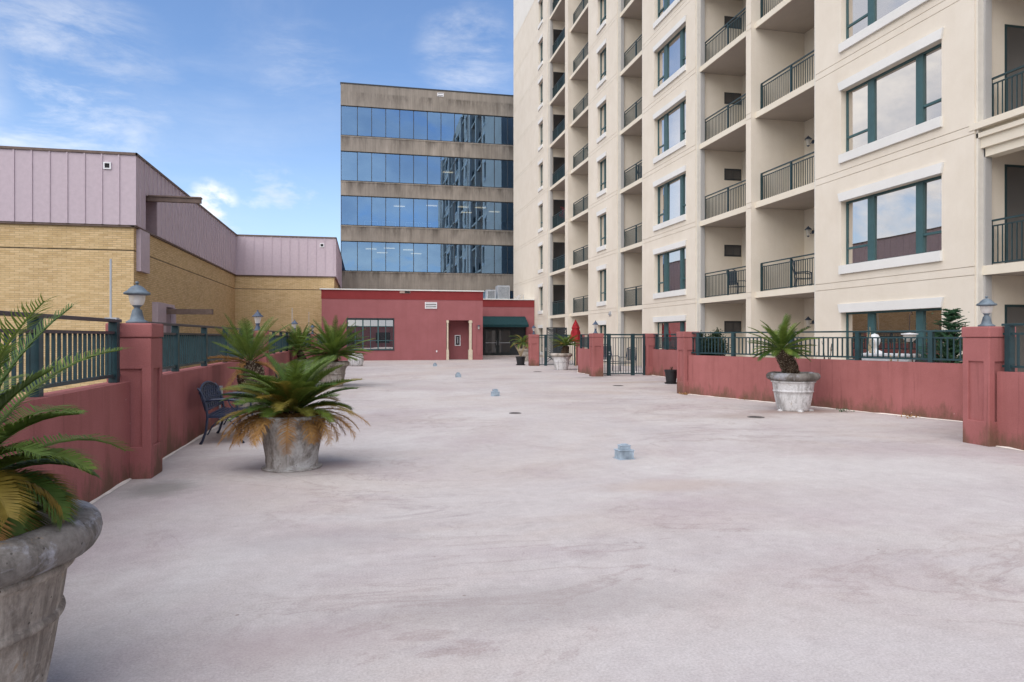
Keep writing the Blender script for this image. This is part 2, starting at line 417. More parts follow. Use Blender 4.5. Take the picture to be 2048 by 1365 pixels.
def railing(p0, p1, label, z0=1.16, z1=1.80, posts=None, top=RAILTOP, sp=.118, name='railing', parent=None, hw=.03, group='green metal railings on the low walls'):
    """top rail, second rail, bottom rail, posts, balusters between two points"""
    p0 = Vector((p0[0], p0[1], 0)); p1 = Vector((p1[0], p1[1], 0)); d = p1 - p0; L = d.length; d.normalize()
    rz = math.atan2(d.y, d.x)
    root = empty(name, (p0.x, p0.y, 0), rz, label, 'railing', group) if not parent else parent
    m = MB(); m.box(0, L, -.04, .04, z1 - .035, z1, .006); m.build('top_rail', top, root)
    m = MB(); m.box(0, L, -hw * .8, hw * .8, z1 - .165, z1 - .135); m.build('second_rail', top if top is RAILTOP else TEAL, root)
    m = MB(); m.box(0, L, -hw * .8, hw * .8, z0, z0 + .035); m.build('bottom_rail', TEAL, root)
    posts = posts or []
    for q in posts:
        m = MB(); m.box(q - .045, q + .045, -.045, .045, z0 - .06, z1 - .035, .004); m.build('post', TEAL, root)
    m = MB(); n = int(L / sp)
    for i in range(1, n + 1):
        x = i * L / (n + 1)
        if min([abs(x - q) for q in posts] + [9]) < .07: continue
        m.box(x - .0125, x + .0125, -.0125, .0125, z0 + .035, z1 - .165)
    m.build('baluster_panel', TEAL, root)
    return root

# left side: pillars every 9.4 m
LW = -2.69
lp = [-.93, 8.47, 17.87, 27.27, 36.67]
lab = ['red stucco pillar behind the viewpoint', 'large red pillar on the left wall carrying the nearest blue-grey lamp', 'red pillar on the left wall behind the tilted palm',
       'red pillar on the left wall behind the two dark green palms', 'farthest red pillar on the left wall before the red building']
for y, t in zip(lp, lab):
    pillar(-2.81, y, t)
segs = [(-10, lp[0]), (lp[0] + PW, lp[1]), (lp[1] + PW, lp[2]), (lp[2] + PW, lp[3]), (lp[3] + PW, lp[4]), (lp[4] + PW, 48.3)]
wl = ['red stucco low wall on the left behind the viewpoint', 'red stucco low wall on the left beside the nearest big planter', 'red stucco low wall on the left behind the iron bench',
      'red stucco low wall on the left behind the second bench', 'red stucco low wall on the left behind the farther palms', 'red stucco low wall on the left meeting the red building']
for (a, b), t in zip(segs, wl):
    low_wall([(LW, a), (LW, b)], t)
    L = b - a
    ps = [.08]; q = .08
    while q + 1.86 < L - .3: q += 1.86; ps.append(q)
    ps.append(L - .1)
    # posts measured from the far pillar on the near run
    if abs(a - (lp[0] + PW)) < .01: ps = [L - .13 - 1.86 * i for i in range(5) if L - .13 - 1.86 * i > 0] + [.08]
    railing((LW, a), (LW, b), t.replace('red stucco low wall', 'green railing with a brown top rail'), posts=ps)

# right side
pillar(8.93, 8.34, 'large red pillar at the right edge carrying a blue lamp')
pillar(8.75, 17.75, 'red pillar without a lamp between the dark bush and the small black pot')
pillar(11.6, 26.95, 'red pillar on the right side of the large metal gate', w=.5)
pillar(9.1, 26.6, 'red pillar carrying a lamp on the left side of the large metal gate')
pillar(11.75, 37.1, 'red pillar on the right side of the far metal gate, behind the potted palm')
pillar(9.08, 37.2, 'red pillar carrying a lamp on the left side of the far metal gate', w=.5)
low_wall([(9.18, -9), (9.18, 8.34)], 'red stucco low wall at the right edge in front of the pillar')
railing((9.18, -9), (9.18, 8.34), 'green railing at the right edge in front of the lamp pillar', posts=[17.24 - 1.86 * i for i in range(9)], top=TEAL)
wa, wb = (8.98, 17.85), (11.22, 10.66)
low_wall([(9.36, 8.6), (11.35, 10.2), wb, wa], 'long angled red low wall behind the white-washed planter on the right')
railing(wb, wa, 'long green railing behind the leaning palm on the right', z0=1.15, z1=1.74, posts=[.9, 2.45, 4.15, 5.95, 7.2], top=TEAL)
railing((9.36, 8.6), (11.35, 10.2), 'short green railing hidden behind the right lamp pillar', z0=1.15, z1=1.74, posts=[.1, 2.3], top=TEAL)
low_wall([(11.95, 26.95), (11.9, 24.5), (9.2, 18.2)], 'red stucco low wall behind the small black pot beside the large gate')
railing((11.93, 26.95), (11.86, 24.5), 'short green railing above the wall with the small black pot', z0=1.15, z1=1.74, posts=[.25, 1.3, 2.3], top=TEAL)
railing((11.86, 24.5), (9.2, 18.2), 'green railing running from the lampless pillar to the gate wall', z0=1.15, z1=1.74, posts=[.1, 1.9, 3.7, 5.5], top=TEAL)
low_wall([(9.55, 27.06), (9.55, 29.6), (11.95, 37.1)], 'red stucco low wall between the two metal gates')
railing((9.55, 27.06), (9.55, 29.6), 'short green railing between the two metal gates', z0=1.15, z1=1.74, posts=[.3, 1.4, 2.45], top=TEAL)

def gate(x0, x1, y, label, bars=5):
    root = empty('metal_gate', (x0, y, 0), 0, label, 'gate', 'green metal gates')
    W = x1 - x0; lf = .42 if W > 1.9 else .3; rt = W - .55
    def side(name, a, b):
        m = MB()
        m.box(a, b, -.02, .02, 1.68, 1.74); m.box(a, b, -.015, .015, 1.56, 1.595); m.box(a, b, -.02, .02, .06, .1)
        n = max(1, int((b - a) / .12)); 
        for i in range(1, n + 1):
            x = a + (b - a) * i / (n + 1); m.box(x - .011, x + .011, -.011, .011, .1, 1.56)
        return m.build(name, TEAL, root)
    for x in (0.03, W - .04):
        m = MB(); m.box(x - .035, x + .035, -.035, .035, -.01, 1.75); m.build('post', TEAL, root)
    for x in (lf, rt):
        m = MB(); m.box(x - .075, x + .075, -.05, .05, -.01, 1.75, .005); m.build('post', TEAL, root)
    side('fixed_panel', .07, lf - .08); side('gate_leaf', lf + .08, rt - .08); side('fixed_panel', rt + .08, W - .08)
    m = MB(); m.box(lf + .08, rt - .08, -.02, .02, .50, .53); m.build('cross_bar', TEAL, root)
    m = MB()
    for z in (.88, .98): m.tube([(lf, -.052, z), (lf, -.09, z)], .028, 12)
    m.build('lock', GALV, root)
    return root
gate(9.57, 11.6, 27.15, 'large teal metal gate with two round locks between two red pillars')
gate(9.58, 11.75, 37.35, 'far metal gate behind the potted palm by the red building')

# ------------------------------------------------------------------ lamps
def lamp(x, y, z, label, kind=0, s=1.0):
    root = empty('post_lamp', (x, y, z), 0, label, 'lamp', 'lamps on top of the red pillars')
    root.scale = (s, s, s)
    m = MB(); m.smooth = True
    if kind == 0:
        m.lathe([(.115, 0), (.118, .02), (.10, .03), (.075, .045), (.062, .1), (.05, .155), (.03, .17), (.032, .185), (.045, .2), (.055, .21)], n=24); m.build('base', LAMPM, root)
        g = MB(); g.smooth = True; g.lathe([(.05, .205), (.068, .225), (.082, .27), (.088, .32), (.09, .335)], n=24, cap=False); g.build('glass_bowl', LGLASS, root)
        b = MB(); b.smooth = True; b.lathe([(.03, .21), (.034, .215), (.034, .27), (.018, .28), (.02, .315), (.008, .33)], n=12); b.build('bulb_holder', WHITE, root)
        c = MB(); c.smooth = True; c.lathe([(.095, .325), (.138, .335), (.142, .345), (.135, .36), (.105, .375), (.085, .40), (.06, .425), (.03, .44), (.012, .446), (.010, .455), (.02, .462), (.022, .472), (.012, .485), (.0, .487)], n=28); c.build('cap', LAMPM, root)
    else:
        m.lathe([(.10, 0), (.10, .02), (.06, .035), (.05, .1), (.035, .13), (.05, .16), (.055, .175)], n=8); m.build('base', LAMPD, root)
        g = MB(); g.lathe([(.05, .175), (.085, .33)], n=6, cap=False); g.build('glass_pane', LGLASS, root)
        b = MB(); b.lathe([(.03, .18), (.03, .24), (.014, .25), (.014, .29)], n=10); b.build('bulb_holder', LAMPD, root)
        c = MB(); c.lathe([(.125, .325), (.128, .335), (.085, .37), (.045, .42), (.015, .45), (.02, .465), (.0, .49)], n=6); c.build('cap', LAMPD, root)
    return root
lamp(-2.56, 8.69, 1.76, 'weathered blue-grey lamp with a domed cap on the nearest left pillar')
for y, t in ((18.1, 'dark blue lantern on the left pillar behind the tilted palm'), (27.5, 'dark blue lantern on the left wall, second from the red building'), (36.9, 'dark blue lantern on the left wall nearest the red building')):
    lamp(-2.58, y, 1.76, t, 1, 1.08)
lamp(9.16, 8.6, 1.76, 'blue domed lamp on the large pillar at the right edge', 0, .95)
lamp(9.3, 26.83, 1.76, 'dark lantern on the pillar left of the large metal gate', 1, 1.1)
lamp(9.33, 37.4, 1.76, 'dark lantern on the far pillar near the green awning', 1, 1.1)

def wall_lantern(x, y, z, rz, label, s=1.0):
    root = empty('wall_lantern', (x, y, z), rz, label, 'lantern', 'wall lanterns'); root.scale = (s, s, s)
    # local -X is away from the wall
    m = MB(); m.lathe([(.055, 0), (.055, .02), (.03, .03)], n=12); 
    for i in range(len(m.v)): p = m.v[i]; m.v[i] = Vector((-p.z, p.x, p.y))
    m.tube([(-.02, 0, 0), (-.09, 0, -.05), (-.15, 0, -.02), (-.17, 0, .05), (-.16, 0, .14)], .011, 6)
    m.build('bracket', LAMPD, root)
    g = MB(); g.lathe([(.045, -.12), (.075, .06)], c=(-.17, 0, 0), n=6, cap=False); g.build('glass_pane', LGLASS, root)
    c = MB(); c.lathe([(.11, .06), (.11, .068), (.06, .11), (.02, .15), (0, .18)], c=(-.17, 0, 0), n=6); c.build('cap', LAMPD, root)
    c = MB(); c.lathe([(.0, -.16), (.03, -.14), (.048, -.12), (.04, -.115)], c=(-.17, 0, 0), n=6); c.build('finial', LAMPD, root)
    return root

# ------------------------------------------------------------------ beige tower
XT = 13.9; XI = 16.1; F = [-.05] + [3.25 + 3.298 * k for k in range(10)]; PITCH = 3.298; TOP = 34.0
tower = empty('apartment_tower', (XT, 40, 0), 0, 'tall cream stucco apartment tower with teal windows and stacked balconies', 'building')
TY = 40.0
def tb(m, x0, x1, y0, y1, z0, z1): m.box(x0 - XT, x1 - XT, y0 - TY, y1 - TY, z0, z1)
sections = [(5.0, 9.1, None), (13.37, 19.13, (14.3, 17.94)), (22.81, 23.15, None), (27.12, 32.85, (28.03, 31.37)), (36.45, 41.45, (38.2, 39.72)), (45.91, 46.64, None), (51.36, 63.68, (52.78, 54.09))]
bays = [(9.1, 13.37), (19.13, 22.81), (23.15, 27.12), (32.85, 36.45), (41.45, 45.91), (46.64, 51.36)]
core = MB(); tb(core, XI, 30, 5.0, 63.68, -6, TOP); tb(core, XT + .3, 30, 5, 63.68, TOP, TOP + .35)
tb(core, XI - 2.2 + .003, XI, 5.003, 63.677, -6, -.06)
core.build('rear_wall', CREAM, tower)
SK = .03
for (y0, y1, op) in sections:
    m = MB(); x = XT + SK
    def spans(z0, z1):
        """backing with the opening cut out"""
    if op:
        a, b = op
        tb(m, x, XI, y0, a, -.05, TOP); tb(m, x, XI, b, y1, -.05, TOP)
        levels = [(F[k] + .465, F[k] + 2.385) for k in range(10)]
        z = -.05
        for (s0, s1) in levels: tb(m, x, XI, a, b, z, s0); z = s1
        tb(m, x, XI, a, b, z, TOP)
        for (s0, s1) in levels: tb(m, XT + .55, XI, a, b, s0, s1)
    else: tb(m, x, XI, y0, y1, -.05, TOP)
    # outer skin in courses leaving real grooves at slab top and bottom
    zs = [-.05]
    g = .008
    for k in range(1, 11): zs += [F[k] - .2 if k < 11 else 0, F[k]]
    zs.append(TOP)
    for i in range(len(zs) - 1):
        c0, c1 = zs[i] + (g if i else 0), zs[i + 1] - g
        if c1 > TOP: continue
        m.m = 1 if c0 > 29.6 and y0 > 50 else 0
        if op and (i % 2 == 0) and i // 2 < 10:
            k = i // 2; s0, s1 = F[k] + .465, F[k] + 2.385
            tb(m, XT, x, y0, a, c0, c1); tb(m, XT, x, b, y1, c0, c1); tb(m, XT, x, a, b, c0, s0); tb(m, XT, x, a, b, s1, c1)
        else: tb(m, XT, x, y0, y1, c0, c1)
    m.m = 0
    m.build('front_wall', [CREAM, CREAMTOP], tower)
    if y1 - y0 > 1 and y0 > 6:
        t = MB(); tb(t, XT + .05, XT + .2, y0 - .05, y0, -.05, TOP); t.build('corner_trim', CORN, tower)
        t = MB(); tb(t, XT + .2, XT + .38, y0 - .10, y0 - .0, -.05, TOP); t.build('corner_trim', GREYTRIM, tower)
        if y1 < 60:
            t = MB(); tb(t, XT - .0, XT + .25, y1, y1 + .05, -.05, TOP); t.build('corner_trim', CORN, tower)

def tower_window(a, b, mull, hbars, name='window'):
    """frame mesh in coordinates of its own opening: origin at (XT, a, sill)"""
    W = b - a; H = 1.92; fr = MB(); d0, d1 = .17, .24
    def fb(y0, y1, z0, z1, p=0): fr.box(d0 - p, d1, y0, y1, z0, z1)
    fb(0, W, 0, .06); fb(0, W, H - .06, H); fb(0, .055, .06, H - .06); fb(W - .055, W, .06, H - .06)
    for (p, q) in mull: fb(p - a, q - a, .06, H - .06, .02)
    for (p, q, z) in hbars: fb(p - a, q - a, z - .03, z + .03, .004)
    f = fr.build(name, TEALW, tower)
    g = MB(); g.poly([(.21, .02, .02), (.21, W - .02, .02), (.21, W - .02, H - .02), (.21, .02, H - .02)])
    pn = g.build('pane', GLASS, f, (0, 0, 0), False)
    for fc in pn.data.polygons: pass
    t = MB(); e = .22; k = .07
    t.v = []
    pr = [(-.06, -.03), (-.06, W + .03), (.25, None)]
    z0, z1 = H, H + .25
    A = [(-.06, -.02, z0), (-.06, W + .02, z0), (-.06, W + .02 + k, z1), (-.06, -.02 - k, z1)]
    B = [(.0 + .028, p[1], p[2]) for p in A]
    i = [t.vert(p) for p in A + B]
    for q in ((0, 3, 2, 1), (4, 5, 6, 7), (0, 1, 5, 4), (1, 2, 6, 5), (2, 3, 7, 6), (3, 0, 4, 7)): t.face([i[j] for j in q])
    t.build('lintel', TRIM, f)
    s = MB(); s.box(-.07, .028, -.03, W + .03, -.24, .015); s.box(.028, .17, .002, W - .002, 0, .012); s.build('sill', TRIM, f)
    return f
def place_windows(f, a, floors):
    for j, k in enumerate(floors):
        o = f if j == 0 else copy_tree(f, tower)
        o.location = (0, a - TY, F[k] + .465)
        for ch in o.children:
            if ch.name.startswith('pane'):
                ch.rotation_euler = (0, R(rnd.uniform(-.35, .35)), R(rnd.uniform(-.35, .35)))
wd = tower_window(14.3, 17.94, [(15.04, 15.27), (16.78, 17.02)], [(14.35, 15.04, .52), (17.02, 17.88, .52)])
place_windows(wd, 14.3, range(10))
wc = tower_window(28.03, 31.37, [(28.65, 28.9), (30.28, 30.62)], [(28.08, 28.65, .52), (30.62, 31.3, .52)])
place_windows(wc, 28.03, range(10))
wb_ = tower_window(38.2, 39.72, [(38.93, 38.99)], [(38.25, 38.93, .55), (38.99, 39.67, .55)])
place_windows(wb_, 38.2, range(10))
wa_ = tower_window(52.78, 54.09, [(53.4, 53.46)], [(52.83, 53.4, .55), (53.46, 54.05, .55)])
place_windows(wa_, 52.78, range(10))
# blinds behind a few panes would be hidden by the reflections: ground floor shutters are visible
def shutters(a, b, floor, mat):
    m = MB(); n = 26; z0 = F[floor] + .49; h = 1.86
    for i in range(n):
        z = z0 + h * i / n; m.box(.135, .15, a - TY + .08, b - TY - .08, z, z + h / n * .7)
    m.build('blind', mat, tower)

# balconies
def balcony(y0, y1, thick=False):
    L = y1 - y0; m = MB()
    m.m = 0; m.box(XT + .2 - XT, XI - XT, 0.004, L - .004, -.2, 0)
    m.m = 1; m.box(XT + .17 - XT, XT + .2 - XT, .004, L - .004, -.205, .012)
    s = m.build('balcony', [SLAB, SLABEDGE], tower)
    r = MB(); xr = .40; z1 = 1.08
    r.box(xr - .025, xr + .025, .02, L - .02, z1 - .04, z1); r.box(xr - .016, xr + .016, .02, L - .02, z1 - .16, z1 - .13); r.box(xr - .016, xr + .016, .02, L - .02, .06, .09)
    n = int(L / .118)
    for i in range(1, n):
        y = L * i / n; r.box(xr - .010, xr + .010, y - .010, y + .010, .09, z1 - .16)
    r.build('railing', TEAL, s)
    np_ = max(2, round(L / 1.85))
    for i in range(np_ + 1):
        y = min(max(L * i / np_, .05), L - .05)
        p = MB(); p.box(xr - .03, xr + .03, y - .03, y + .03, .0, z1 - .04); p.build('post', TEAL, s)
    return s
for (y0, y1) in bays:
    b0 = balcony(y0, y1)
    for k in range(1, 11):
        o = b0 if k == 1 else copy_tree(b0, tower)
        o.location = (0, y0 - TY, F[k])
        if k == 10: pass
# deep moulded beam under the second balcony of the nearest bay
m = MB()
tb(m, XT + .05, XT + .5, 9.12, 13.45, F[2] - .32, F[2] - .21); tb(m, XT - .02, XT + .5, 9.12, 13.5, F[2] - .12, F[2] + .03)
tb(m, XT + .12, XT + .5, 9.12, 13.36, F[2] - .56, F[2] - .32); tb(m, XT + .2, XT + .5, 9.12, 13.3, F[2] - .76, F[2] - .56)
m.build('moulded_beam', SLABEDGE, tower)
# doors and windows in the recess walls
def recess_door(x0, x1, y, zf, h, frame=True, z0=.02):
    m = MB(); w = x1 - x0
    o = MB(); o.box(0, w, -.012, .0, z0, h); f = o.build('recess_door', TEAL if frame else MULL, tower, (x0 - XT, y - TY, zf))
    g = MB(); g.box(.05, w / 2 - .02, -.02, -.012, z0 + .06, h - .06); g.box(w / 2 + .02, w - .05, -.02, -.012, z0 + .06, h - .06)
    g.build('pane', GLASSD, f); return f
d1 = recess_door(14.36, 15.9, 51.36, F[1], 2.42, False)
d4 = recess_door(15.25, 16.05, 27.12, F[1], 2.35, False, 1.85)
d6 = recess_door(14.75, 16.0, 13.37, F[1], 2.42)
for k in [0] + list(range(2, 10)):
    for dd in (d1, d4, d6):
        c = copy_tree(dd, tower); c.location = (dd.location.x, dd.location.y, F[k])
def back_door(y0, y1):
    o = MB(); o.box(-.012, 0, 0, y1 - y0, .02, 2.3); f = o.build('balcony_door', TEALW, tower, (XI - XT, y0 - TY, F[1]))
    g = MB(); h = (y1 - y0) / 2
    g.box(-.02, -.012, .06, h - .03, .1, 2.22); g.box(-.02, -.012, h + .03, y1 - y0 - .06, .1, 2.22); g.build('pane', GLASS, f)
    return f
for (a, b) in ((19.4, 21.3), (23.5, 25.4), (33.1, 35.0), (42.0, 44.0)):
    q = back_door(a, b)
    for k in [0] + list(range(2, 10)):
        c = copy_tree(q, tower); c.location = (q.location.x, q.location.y, F[k])
def textobj(s, size, loc, rot, mat, name, parent=None, ext=.01):
    c = bpy.data.curves.new(name, 'FONT'); c.body = s; c.size = size; c.extrude = ext; c.align_x = 'CENTER'; c.align_y = 'CENTER'
    o = bpy.data.objects.new(name, c); COL.objects.link(o)
    dg = bpy.context.evaluated_depsgraph_get(); me = bpy.data.meshes.new_from_object(o.evaluated_get(dg))
    bpy.data.objects.remove(o); me.materials.clear(); me.materials.append(mat)
    o = bpy.data.objects.new(name, me); COL.objects.link(o); o.location = loc; o.rotation_euler = rot
    if parent: o.parent = parent
    return o
textobj('44', .44, (-.02, 37.55 - TY, 2.93), (R(90), 0, R(-90)), GALV, 'street_number', tower, .02)

for k, t in ((0, 'dark wall lantern on the ground-floor recess of the tower behind the leaning palm'), (1, 'dark wall lantern in the first-floor balcony recess above the leaning palm'), (2, 'dark wall lantern in the second-floor balcony recess of the cream tower')):
    wall_lantern(16.08, 22.25, F[k] + 2.2, 0, t, 1.25)

# ------------------------------------------------------------------ yellow brick building
XB, YB, YC, XE = -8.93, 30.17, 52.5, -2.0
bb = empty('brick_building', (XB, YB, 0), 0, 'yellow brick building with a mauve standing-seam metal band', 'building')
def bx(m, x0, x1, y0, y1, z0, z1, b=0): m.box(x0 - XB, x1 - XB, y0 - YB, y1 - YB, z0, z1, b)
def brickwall(x0, x1, y0, y1):
    m = MB(); g = .02
    bx(m, x0, x1, y0, y1, -6, 5.1 - g); bx(m, x0, x1, y0, y1, 5.1 + g, 6.02); 
    m.m = 1; bx(m, x0 + .03, x1 - .03, y0 + .03, y1 - .03, 5.1 - g - .01, 5.1 + g + .01); m.m = 0
    m.build('brick_wall', [BRICK, DARK], bb)
brickwall(-26, XB - .12, YB + .12, 66.4); brickwall(XB - .12 + .0, XE - .12, YC + .12, 66.4)
def metal(x0, x1, y0, y1, z0=6.1, z1=8.98): 
    m = MB(); bx(m, x0, x1, y0, y1, z0, z1); m.build('metal_band', MAUVE, bb)
SY0, SY1, SZ = 31.41, 33.12, 7.58
metal(-26, XB, YB, SY0); metal(-26, XB - .5, SY0, SY1, 6.1, SZ); metal(-26, XB, SY0, SY1, SZ, 8.98); metal(-26, XB, SY1, 66.4)
metal(XB, XE, YC, 66.4)
m = MB()
bx(m, -26, XB + .05, YB - .05, YB, 8.9, 9.0); bx(m, XB, XB + .05, YB - .05, YC - .05, 8.9, 9.0); bx(m, XB, XE + .05, YC - .05, YC, 8.9, 9.0); bx(m, XE, XE + .05, YC - .05, 66.4, 8.9, 9.0)
bx(m, -26, XE, YB + 30, 66.4, 8.97, 9.0)
m.build('parapet_cap', BRONZE, bb)
m = MB()
bx(m, -26, XB - .06, YB + .03, YB + .2, 6.02, 6.1); bx(m, XB - .2, XB - .03, YB + .03, YC + .1, 6.03, 6.1); bx(m, XB - .1, XE - .03, YC + .03, YC + .2, 6.02, 6.1)
m.build('flashing', BRONZE, bb)
m = MB(); rw, rd = .025, .035
x = -9.55
while x > -24: bx(m, x - rw, x + rw, YB - rd, YB, 6.1, 8.9); x -= .62
y = YB + .5
while y < YC - .1:
    if not (SY0 - .05 < y < SY1 + .05): bx(m, XB, XB + rd, y - rw, y + rw, 6.1, 8.9)
    else: bx(m, XB, XB + rd, y - rw, y + rw, SZ, 8.9)
    y += .61
x = XB + .55
while x < XE: bx(m, x - rw, x + rw, YC - rd, YC, 6.1, 8.9); x += .62
y = YC + .5
while y < 66: bx(m, XE, XE + rd, y - rw, y + rw, 6.1, 8.9); y += .61
m.build('standing_seam', MAUVE, bb)
# slot panels and overhead beams
m = MB(); bx(m, XB - .12, XB + .05, 30.62, 31.82, 4.3, 6.0); m.build('slot_panel', MAUVE, bb)
m = MB(); bx(m, XB - .5, XB - .02, SY1 - .0, SY1 - .05, 6.12, SZ - .02); m.build('slot_panel', MAUVED, bb)
m = MB(); bx(m, XB - .48, -6.85, 31.75, 31.95, 7.38, 7.6); bx(m, XB - .48, -6.83, 31.70, 32.0, 7.57, 7.63); m.build('overhead_beam', BRONZE, bb)
m = MB(); bx(m, XB - .12, XB + .12, 32.75, 34.06, -3, 3.15); bx(m, XB - .12, XB + .05, 34.06, 35.75, 3.0, 3.15); bx(m, XB - .12, XB + .12, 35.6, 35.75, -3, 3.0); m.build('slot_panel', MAUVE, bb)
m = MB(); bx(m, XB - .13, XB - .08, 34.06, 35.6, -3, 3.0); m.build('slot_panel', MAUVED, bb)
m = MB(); bx(m, XB - .1, -6.85, 34.12, 34.34, 2.66, 2.9); m.build('overhead_beam', BRONZE, bb)
def ventbox(x, y, z, w, h, parent, name='vent', slots=2, dx=0):
    m = MB(); t = .05
    m.box(x - w / 2, x + w / 2, y - .05, y, z - h / 2, z - h / 2 + t); m.box(x - w / 2, x + w / 2, y - .05, y, z + h / 2 - t, z + h / 2)
    m.box(x - w / 2, x - w / 2 + t, y - .05, y, z - h / 2 + t, z + h / 2 - t); m.box(x + w / 2 - t, x + w / 2, y - .05, y, z - h / 2 + t, z + h / 2 - t)
    o = m.build(name, WHITE, parent)
    b = MB(); b.box(x - w / 2 + t, x + w / 2 - t, y - .02, y - .004, z - h / 2 + t, z + h / 2 - t); b.build('opening', DARK, o)
    if slots:
        s = MB()
        for i in range(slots):
            zz = z - h / 2 + t + (h - 2 * t) * (i + .25) / slots
            s.box(x - w / 2 + t, x + w / 2 - t, y - .045, y - .03, zz, zz + (h - 2 * t) / slots * .55)
        s.build('slat', WHITE, o)
    return o
ventbox(-9.97 - XB, -.0, 8.43, .28, .28, bb, slots=0)
ventbox(-2.99 - XB, YC - YB, 8.38, .3, .28, bb, slots=0)

# ------------------------------------------------------------------ office block
YO = 66.5; XO = -2.11
ob = empty('office_block', (XO, YO, 0), 0, 'grey concrete office block with four bands of mirrored blue windows', 'building')
rows = [(20.59, 23.42), (16.32, 19.14), (12.14, 14.96), (7.83, 10.68), (3.2, 6.2)]
edges = [-2.06, -.56] + [-.56 + 1.317 * i for i in range(1, 20)]
XR = 25.0
def ox(m, x0, x1, y0, y1, z0, z1): m.box(x0 - XO, x1 - XO, y0, y1, z0, z1)
z = 25.45; bandz = []
for (a, b) in rows: bandz.append((b, z)); z = a
bandz.append((-6, z))
for (a, b) in bandz:
    m = MB(); js = [XO, 3.38, 11.25, 19.2, XR]
    for j0, j1 in zip(js, js[1:]): ox(m, j0 + .012, j1 - .012, 0, .4, a + .004, b - .004)
    m.m = 1; ox(m, XO + .02, XR, .02, .4, a + .02, b - .02)
    m.m = 0
    if a > 0 and a < 23: ox(m, XO, XR, -.03, 0, b - .12, b - .004) 
    m.build('concrete_band', [CONC, CONC], ob)
m = MB(); ox(m, XO - .03, XR, -.04, .5, 25.45, 25.56); m.build('parapet_cap', MULL, ob)
for (a, b) in rows:
    w = MB()
    for e in edges[:-2] + [XR]: ox(w, e - .03, e + .03, .05, .13, a, b)
    ox(w, edges[0], XR, .05, .13, a, a + .07); ox(w, edges[0], XR, .05, .13, b - .07, b)
    band = w.build('window_band', MULL, ob)
    for i in range(len(edges) - 3):
        x0, x1 = edges[i] + .03, edges[i + 1] - .03; cx = (x0 + x1) / 2
        g = MB(); hw = (x1 - x0) / 2; hh = (b - a) / 2 - .06
        g.poly([(-hw, 0, -hh), (hw, 0, -hh), (hw, 0, hh), (-hw, 0, hh)])
        p = g.build('pane', OGLASS, band, (cx - XO, .10, (a + b) / 2), False)
        p.rotation_euler = (R(rnd.uniform(-.25, .25)), 0, R(rnd.uniform(-.3, .3)))
# dim interior with ceiling lamps
m = MB(); 
for (a, b) in bandz: ox(m, XO + .1, XR, .4, 12, a + .05 if a > 0 else -6, b - .05)
ox(m, XO + .05, XO + .3, .15, 12, -6, 25); ox(m, XR - .3, XR, .15, 12, -6, 25); ox(m, XO, XR, 12, 14, -6, 25.4)
m.build('interior', paint('office_interior', (.10, .09, .08), .8), ob)
m = MB()
for (xx, yy, row) in ((3.0, 4, 2), (6.2, 3, 2), (9.4, 3, 2), (10.2, 6, 2), (11.2, 3, 2), (13.0, 5, 2), (.2, 5, 3), (1.4, 8, 3), (2.0, 4, 3), (4.0, 5, 3), (5.0, 8, 3), (8.2, 6, 1)):
    zc = rows[row][1] - .03
    ox(m, xx, xx + 1.1, yy, yy + .3, zc - .06, zc - .0)
m.build('ceiling_lamps', TUBE, ob)
ventbox(7.28 - XO, 0, 25.07, .62, .34, ob, slots=1)
# railing-like furniture frames seen behind the third window band
m = MB()
for x0 in (.1, 1.8, 4.0, 5.2):
    m.tube([(x0 - XO, .7, 12.1), (x0 - XO, .7, 12.7), (x0 + 1.2 - XO, .7, 12.7), (x0 + 1.2 - XO, .7, 12.1)], .025, 6)
m.build('chair_backs', WHITE, ob)

# ------------------------------------------------------------------ red single-storey building
YA, YA2 = 48.3, 55.5
rb = empty('red_building', (0, YA, 0), 0, 'low red stucco building with a dark red parapet, green awning and alcove', 'building')
def rx(m, x0, x1, y0, y1, z0, z1, b=0): m.box(x0, x1, y0 - YA, y1 - YA, z0, z1, b)
nL, nR, nT = 5.70, 7.55, 2.80
wL, wR, wB, wT = -1.07, 2.02, .73, 2.86
m = MB()
rx(m, -2.78, wL, YA, YA + 3.8, 0, 4.22); rx(m, wL, wR, YA, YA + 3.8, 0, wB); rx(m, wL, wR, YA, YA + 3.8, wT, 4.22)
rx(m, wL, wR, YA + .5, YA + 3.8, wB, wT)
rx(m, wR, nL, YA, YA + 3.8, 0, 4.22); rx(m, nL, nR, YA, YA + 3.8, nT, 4.22); rx(m, nL, nR, YA + 1.3, YA + 3.8, 0, nT); rx(m, nR, 8.30, YA, YA + 3.8, 0, 4.22)
rx(m, -1.4, 8.30, YA + 3.8, YA2 + 4, 0, 4.5)
m.build('wall', REDB, rb)
m = MB(); rx(m, -2.80, 8.32, YA - .02, YA + 3.8, 4.22, 4.84); m.build('parapet', REDT, rb)
m = MB(); rx(m, -2.9, 8.40, YA - .1, YA + 3.9, 4.84, 4.92); m.build('parapet_cap', TRIM, rb)
m = MB(); dl, dr, dt = 9.56, 12.9, 2.62
rx(m, 8.30, dl - .5, YA2, YA2 + 4, 0, 4.1); rx(m, dl - .5, dr + .3, YA2, YA2 + 4, dt, 4.1); rx(m, dr + .3, 13.88, YA2, YA2 + 4, 0, 4.1); rx(m, dl - .5, dr + .3, YA2 + .6, YA2 + 4, 0, dt)
m.build('wall', REDB, rb)
m = MB(); rx(m, 8.32, 13.88, YA2 - .02, YA2 + 4, 4.1, 4.68); m.build('parapet', REDT, rb)
m = MB(); rx(m, 8.40, 13.885, YA2 - .1, YA2 + 4.05, 4.68, 4.76); m.build('parapet_cap', TRIM, rb)
